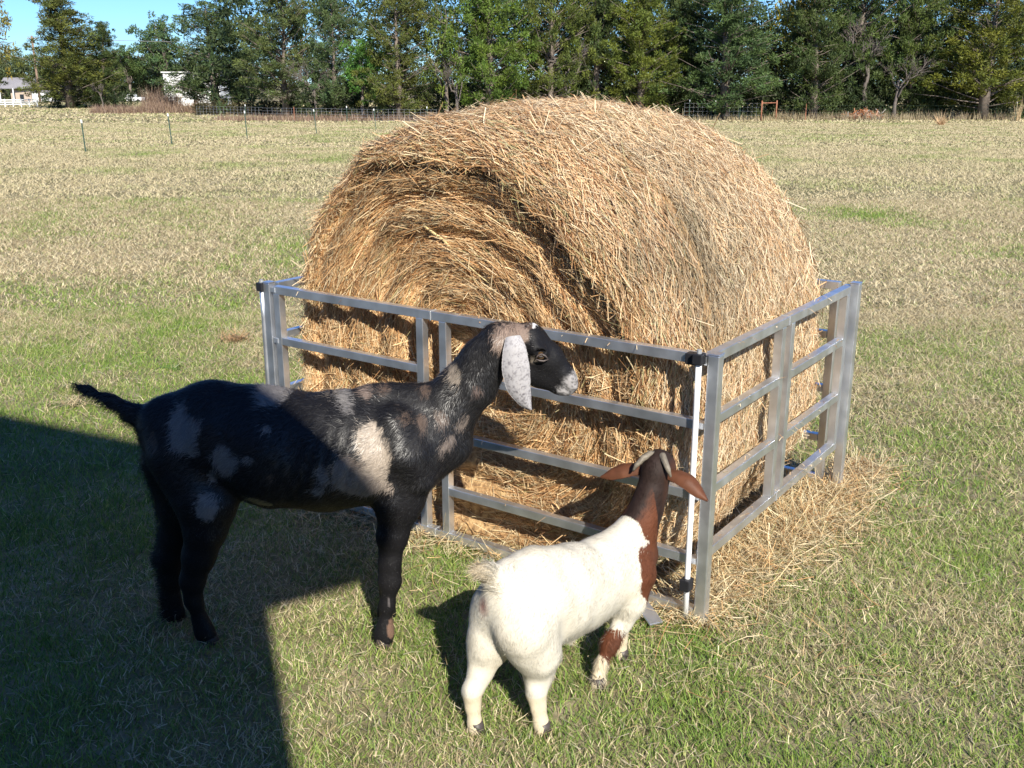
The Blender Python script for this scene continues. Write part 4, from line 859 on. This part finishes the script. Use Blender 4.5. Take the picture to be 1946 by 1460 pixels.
# white shed behind the cedars
def house_box(name, px0, px1, py_base, py_top, depth, wall, label, cat, roof=None, rise=0):
    a = gp(px0, py_base) if py_base > 195 else gd(px0, 332, py_base); yb = a[1]; r0, r1 = ray(px0, py_base), ray(px1, py_base); x0, x1 = a[0], r1[0] / r1[1] * yb; z0 = gz(0, yb); zt = CAM_H + ray(px0, py_top)[2] / ray(px0, py_top)[1] * yb
    root = tag(empty(name, (x0, yb, z0)), label, cat); V, F, _ = box(((x0 + x1) / 2, yb + depth / 2, (z0 + zt) / 2 - .1), (x1 - x0, depth, zt - z0 + .2)); w_ = mk('wall', V, F, wall, root)
    return root, x0, x1, yb, z0, zt
root, x0, x1, yb, z0, zt = house_box('shed', 315, 420, 202, 138, 4, M_white, 'tall white metal shed half hidden behind the bluish green cedar', 'shed')
V, F, _ = box(((x0 + x1) / 2, yb + 2, zt + .03), (x1 - x0 + .3, 4.3, .1)); mk('roof', V, F, M_white, root)
V, F, _ = join([box((x, yb - .02, (z0 + zt) / 2), (.05, .04, zt - z0 - .1)) for x in np.arange(x0 + .3, x1, .6)]); mk('wall_rib', V, F, M_white, root)
# low house at the far left
root, x0, x1, yb, z0, zt = house_box('house', 22, 62, 190, 168, 6, M_brick, 'low house with grey shingle roof at the far left', 'house')
za = zt + 3.2; V = np.array([[x0 - 3.0, yb - 2.2, zt - .05], [x1 + .4, yb - 1.2, zt - .05], [x1 + .4, yb + 3, za], [x0 - 3.0, yb + 3, za], [x0 - 3.0, yb + 7.2, zt - .05], [x1 + .4, yb + 7.2, zt - .05]])
rf = mk('roof', V, [np.array([[0, 1, 2, 3], [3, 2, 5, 4]]), np.array([[0, 3, 4], [1, 5, 2]])], M_roof, root); m = rf.modifiers.new('t', 'SOLIDIFY'); m.thickness = .12
V, F, _ = box(((x0 + x1) / 2 + .1, yb - .02, z0 + 1.15), (1.2, .2, 2.3)); bevel(mk('door', V, F, M_dark, root), .01)
for xx in (x0 - 2.4, (x0 + x1) / 2 - 1.5): V, F, _ = box((xx, yb - 2.0, (z0 + zt) / 2), (.3, .3, zt - z0)); mk('porch_post', V, F, M_white, root)
root, x0, x1, yb, z0, zt = house_box('garage', 61, 103, 190, 174, 5, M_white, 'low white garage wall joined to the right of the far house', 'garage')
V, F, _ = box(((x0 + x1) / 2, yb + 2.5, zt + .05), (x1 - x0 + .6, 5.8, .4)); mk('roof', V, F, M_roof, root)
for q in (.35, .7): V, F, _ = box((x0 + (x1 - x0) * q, yb - .01, (z0 + zt) / 2 + .3), (.9, .16, .8)); mk('window', V, F, M_dark, root)
# board fence
root = tag(empty('board_fence', gp(-20, 204)), 'white and grey board fence in front of the far house', 'fence'); pa, pb = gp(-20, 204), gp(72, 203); hb = 14 / 1959 * pa[1]
for k in (.35, .62, .9): V, F, _ = beam(pa + [0, 0, hb * k], pb + [0, 0, hb * k], .09, .03); mk('board', V, F, M_white, root)
for t in np.linspace(0, 1, 7): q = pa + (pb - pa) * t; V, F, _ = box(q + [0, -.05, hb / 2], (.1, .08, hb + .05)); bevel(mk('post', V, F, M_white, root), .01)
# pickup: hood towards the left
def pickup():
    b = gd(252, 318); s = 40 / 1959 * b[1] / 4.4; root = tag(empty('pickup_truck', b), 'white pickup parked between the left hand cedars and the white shed', 'pickup')
    X = lambda x, z: (x * s * 1.0, z * s)
    prof = [(-2.2, .45), (-2.2, .95), (-2.1, 1.05), (-1.1, 1.15), (-.55, 1.7), (.55, 1.72), (.75, 1.15), (2.15, 1.15), (2.2, .5)]
    n = len(prof); V = [(b[0] + x * s, b[1] - .9 * s, b[2] + z * s) for x, z in prof] + [(b[0] + x * s, b[1] + .9 * s, b[2] + z * s) for x, z in prof]
    me = bpy.data.meshes.new('body'); off = Vector(b); me.from_pydata([Vector(v) - off for v in V], [], [list(range(n)), list(range(2 * n - 1, n - 1, -1))] + [[i, i + n, (i + 1) % n + n, (i + 1) % n] for i in range(n)]); me.materials.append(M_white)
    o = bpy.data.objects.new('body', me); COL.objects.link(o); o.parent = root; bevel(o, .05 * s)
    V, F, _ = box(b + np.array([-.05 * s, -.905 * s, 1.42 * s]), (.95 * s, .03, .40 * s)); mk('side_window', V, F, M_dark, root)
    V, F, _ = box(b + np.array([-.85 * s, 0, 1.44 * s]), (.75 * s, 1.5 * s, .03), np.array(Matrix.Rotation(-R(45), 3, 'Y'))); mk('windscreen', V, F, M_dark, root)
    for x in (-1.35, 1.4):
        for y in (-.85, .85): mk('wheel', *tube(np.array([b + np.array([x * s, (y - .1) * s, .4 * s]), b + np.array([x * s, (y + .1) * s, .4 * s])]), .4 * s, 16)[:2], M_tyre, root)
pickup()
# utility pole with wires, seen over the house
b = gd(76, 230); root = tag(empty('utility_pole', b), 'leaning wooden utility pole left of the lone olive cedar', 'utility pole'); top = on_y(60, 68, b[1])
mk('pole', *tube(np.linspace(b, top, 4), [.26, .24, .22, .2], 8)[:2], M_wood, root, smooth=True)
V, F, _ = beam(top + [-1.1, 0, -.5], top + [1.1, 0, -.5], .16, .14); mk('crossarm', V, F, M_wood, root)
b2 = on_y(480, 78, b[1] + 20); wv = [tube([top + np.array([o_, 0, -.2]) * 1.0 + (b2 - top) * t - [0, 0, 1.6 * t * (1 - t)] for t in np.linspace(0, 1, 20)], .03, 4) for o_ in (-1, 1)]
V, F, _ = join(wv); mk('power_line', V, F, M_steel, root)
# small dry leaf heaps lying in the near grass
def heap(px, py, r, n, cols, label, seed):
    g = np.random.default_rng(seed); b = gp(px, py); P = b + np.stack([g.normal(0, r * .5, n), g.normal(0, r * .4, n), np.abs(g.normal(.03, .015, n))], 1); az = g.uniform(0, 6.28, n)
    D = norm(np.stack([np.cos(az), np.sin(az), g.normal(.1, .3, n)], 1)); V, F, C = strands(P, D, .08 * g.uniform(.5, 1.4, n), .005, norm(np.cross(D, [0, 0, 1.0])), g.normal(0, .4, (n, 3)), 3, True, np.array(cols)[g.integers(0, len(cols), n)])
    tag(mk('hay_tuft', V, F, M_straw, colors=C), label, 'hay tuft')
heap(447, 650, .10, 220, [(.55, .36, .18), (.45, .28, .14)], 'small heap of tan hay on green grass left of the pen', 91)
heap(145, 775, .12, 160, [(.6, .5, .3), (.5, .4, .22)], 'wisp of pale hay on the grass under the black goat\'s tail', 92)
def weed(px, py, n, label):
    g = np.random.default_rng(95); b = gp(px, py); az = g.uniform(0, 6.28, n); D = norm(np.stack([np.cos(az), np.sin(az), g.uniform(.25, .9, n)], 1)); P = np.repeat(b[None], n, 0) + g.normal(0, .02, (n, 3)) * [1, 1, 0]
    V, F, C = strands(P, D, .11 * g.uniform(.6, 1.3, n), .028, norm(np.cross(D, [0, 0, 1.0])), np.tile([0, 0, -.5], (n, 1)), 4, True, np.array([.10, .19, .04]) * g.uniform(.7, 1.3, (n, 1)))
    tag(mk('weed', V, F, M_grass, colors=C), label, 'weed')
weed(330, 700, 16, 'broad leaved green weed in the grass above the back of the black goat')
# the gabled house behind the camera, whose shadow falls over the near left
hs = tag(empty('house', (-2.5, -2, 0)), 'gabled house behind the viewer whose shadow darkens the lower left grass', 'house')
wallp = [(-9, 0), (.775, 0), (.757, 3.84), (.3, 4.6), (-.57, 5.3), (-4, 6.4), (-9, 4.6)]
def prism(poly, y0, y1): n = len(poly); V = np.array([(x, y0, z) for x, z in poly] + [(x, y1, z) for x, z in poly], float); return V, [list(range(n)), list(range(2 * n - 1, n - 1, -1))] + [[i, i + n, (i + 1) % n + n, (i + 1) % n] for i in range(n)]
def mkp(name, poly, y0, y1, mat, parent):
    V, F = prism(poly, y0, y1); me = bpy.data.meshes.new(name); me.from_pydata([tuple(v - np.array(parent.location)) for v in V], [], F); me.materials.append(mat); o = bpy.data.objects.new(name, me); COL.objects.link(o); o.parent = parent; return o
mkp('wall', wallp, -6, -2.03, M_brick, hs)
mkp('roof', [(.757, 3.90), (.76, 4.53), (.27, 5.11), (-.57, 5.47), (-4, 6.7), (-9.6, 4.7), (-9.6, 4.55), (-9.0, 4.61), (-4, 6.45), (-.57, 5.31), (.3, 4.61)], -6.2, -2.1, M_roof, hs)
mkp('barge_board', [(.757, 3.845), (1.14, 4.00), (1.135, 4.09), (.27, 5.11), (.27, 4.9)], -2.09, -2.0, M_white, hs)
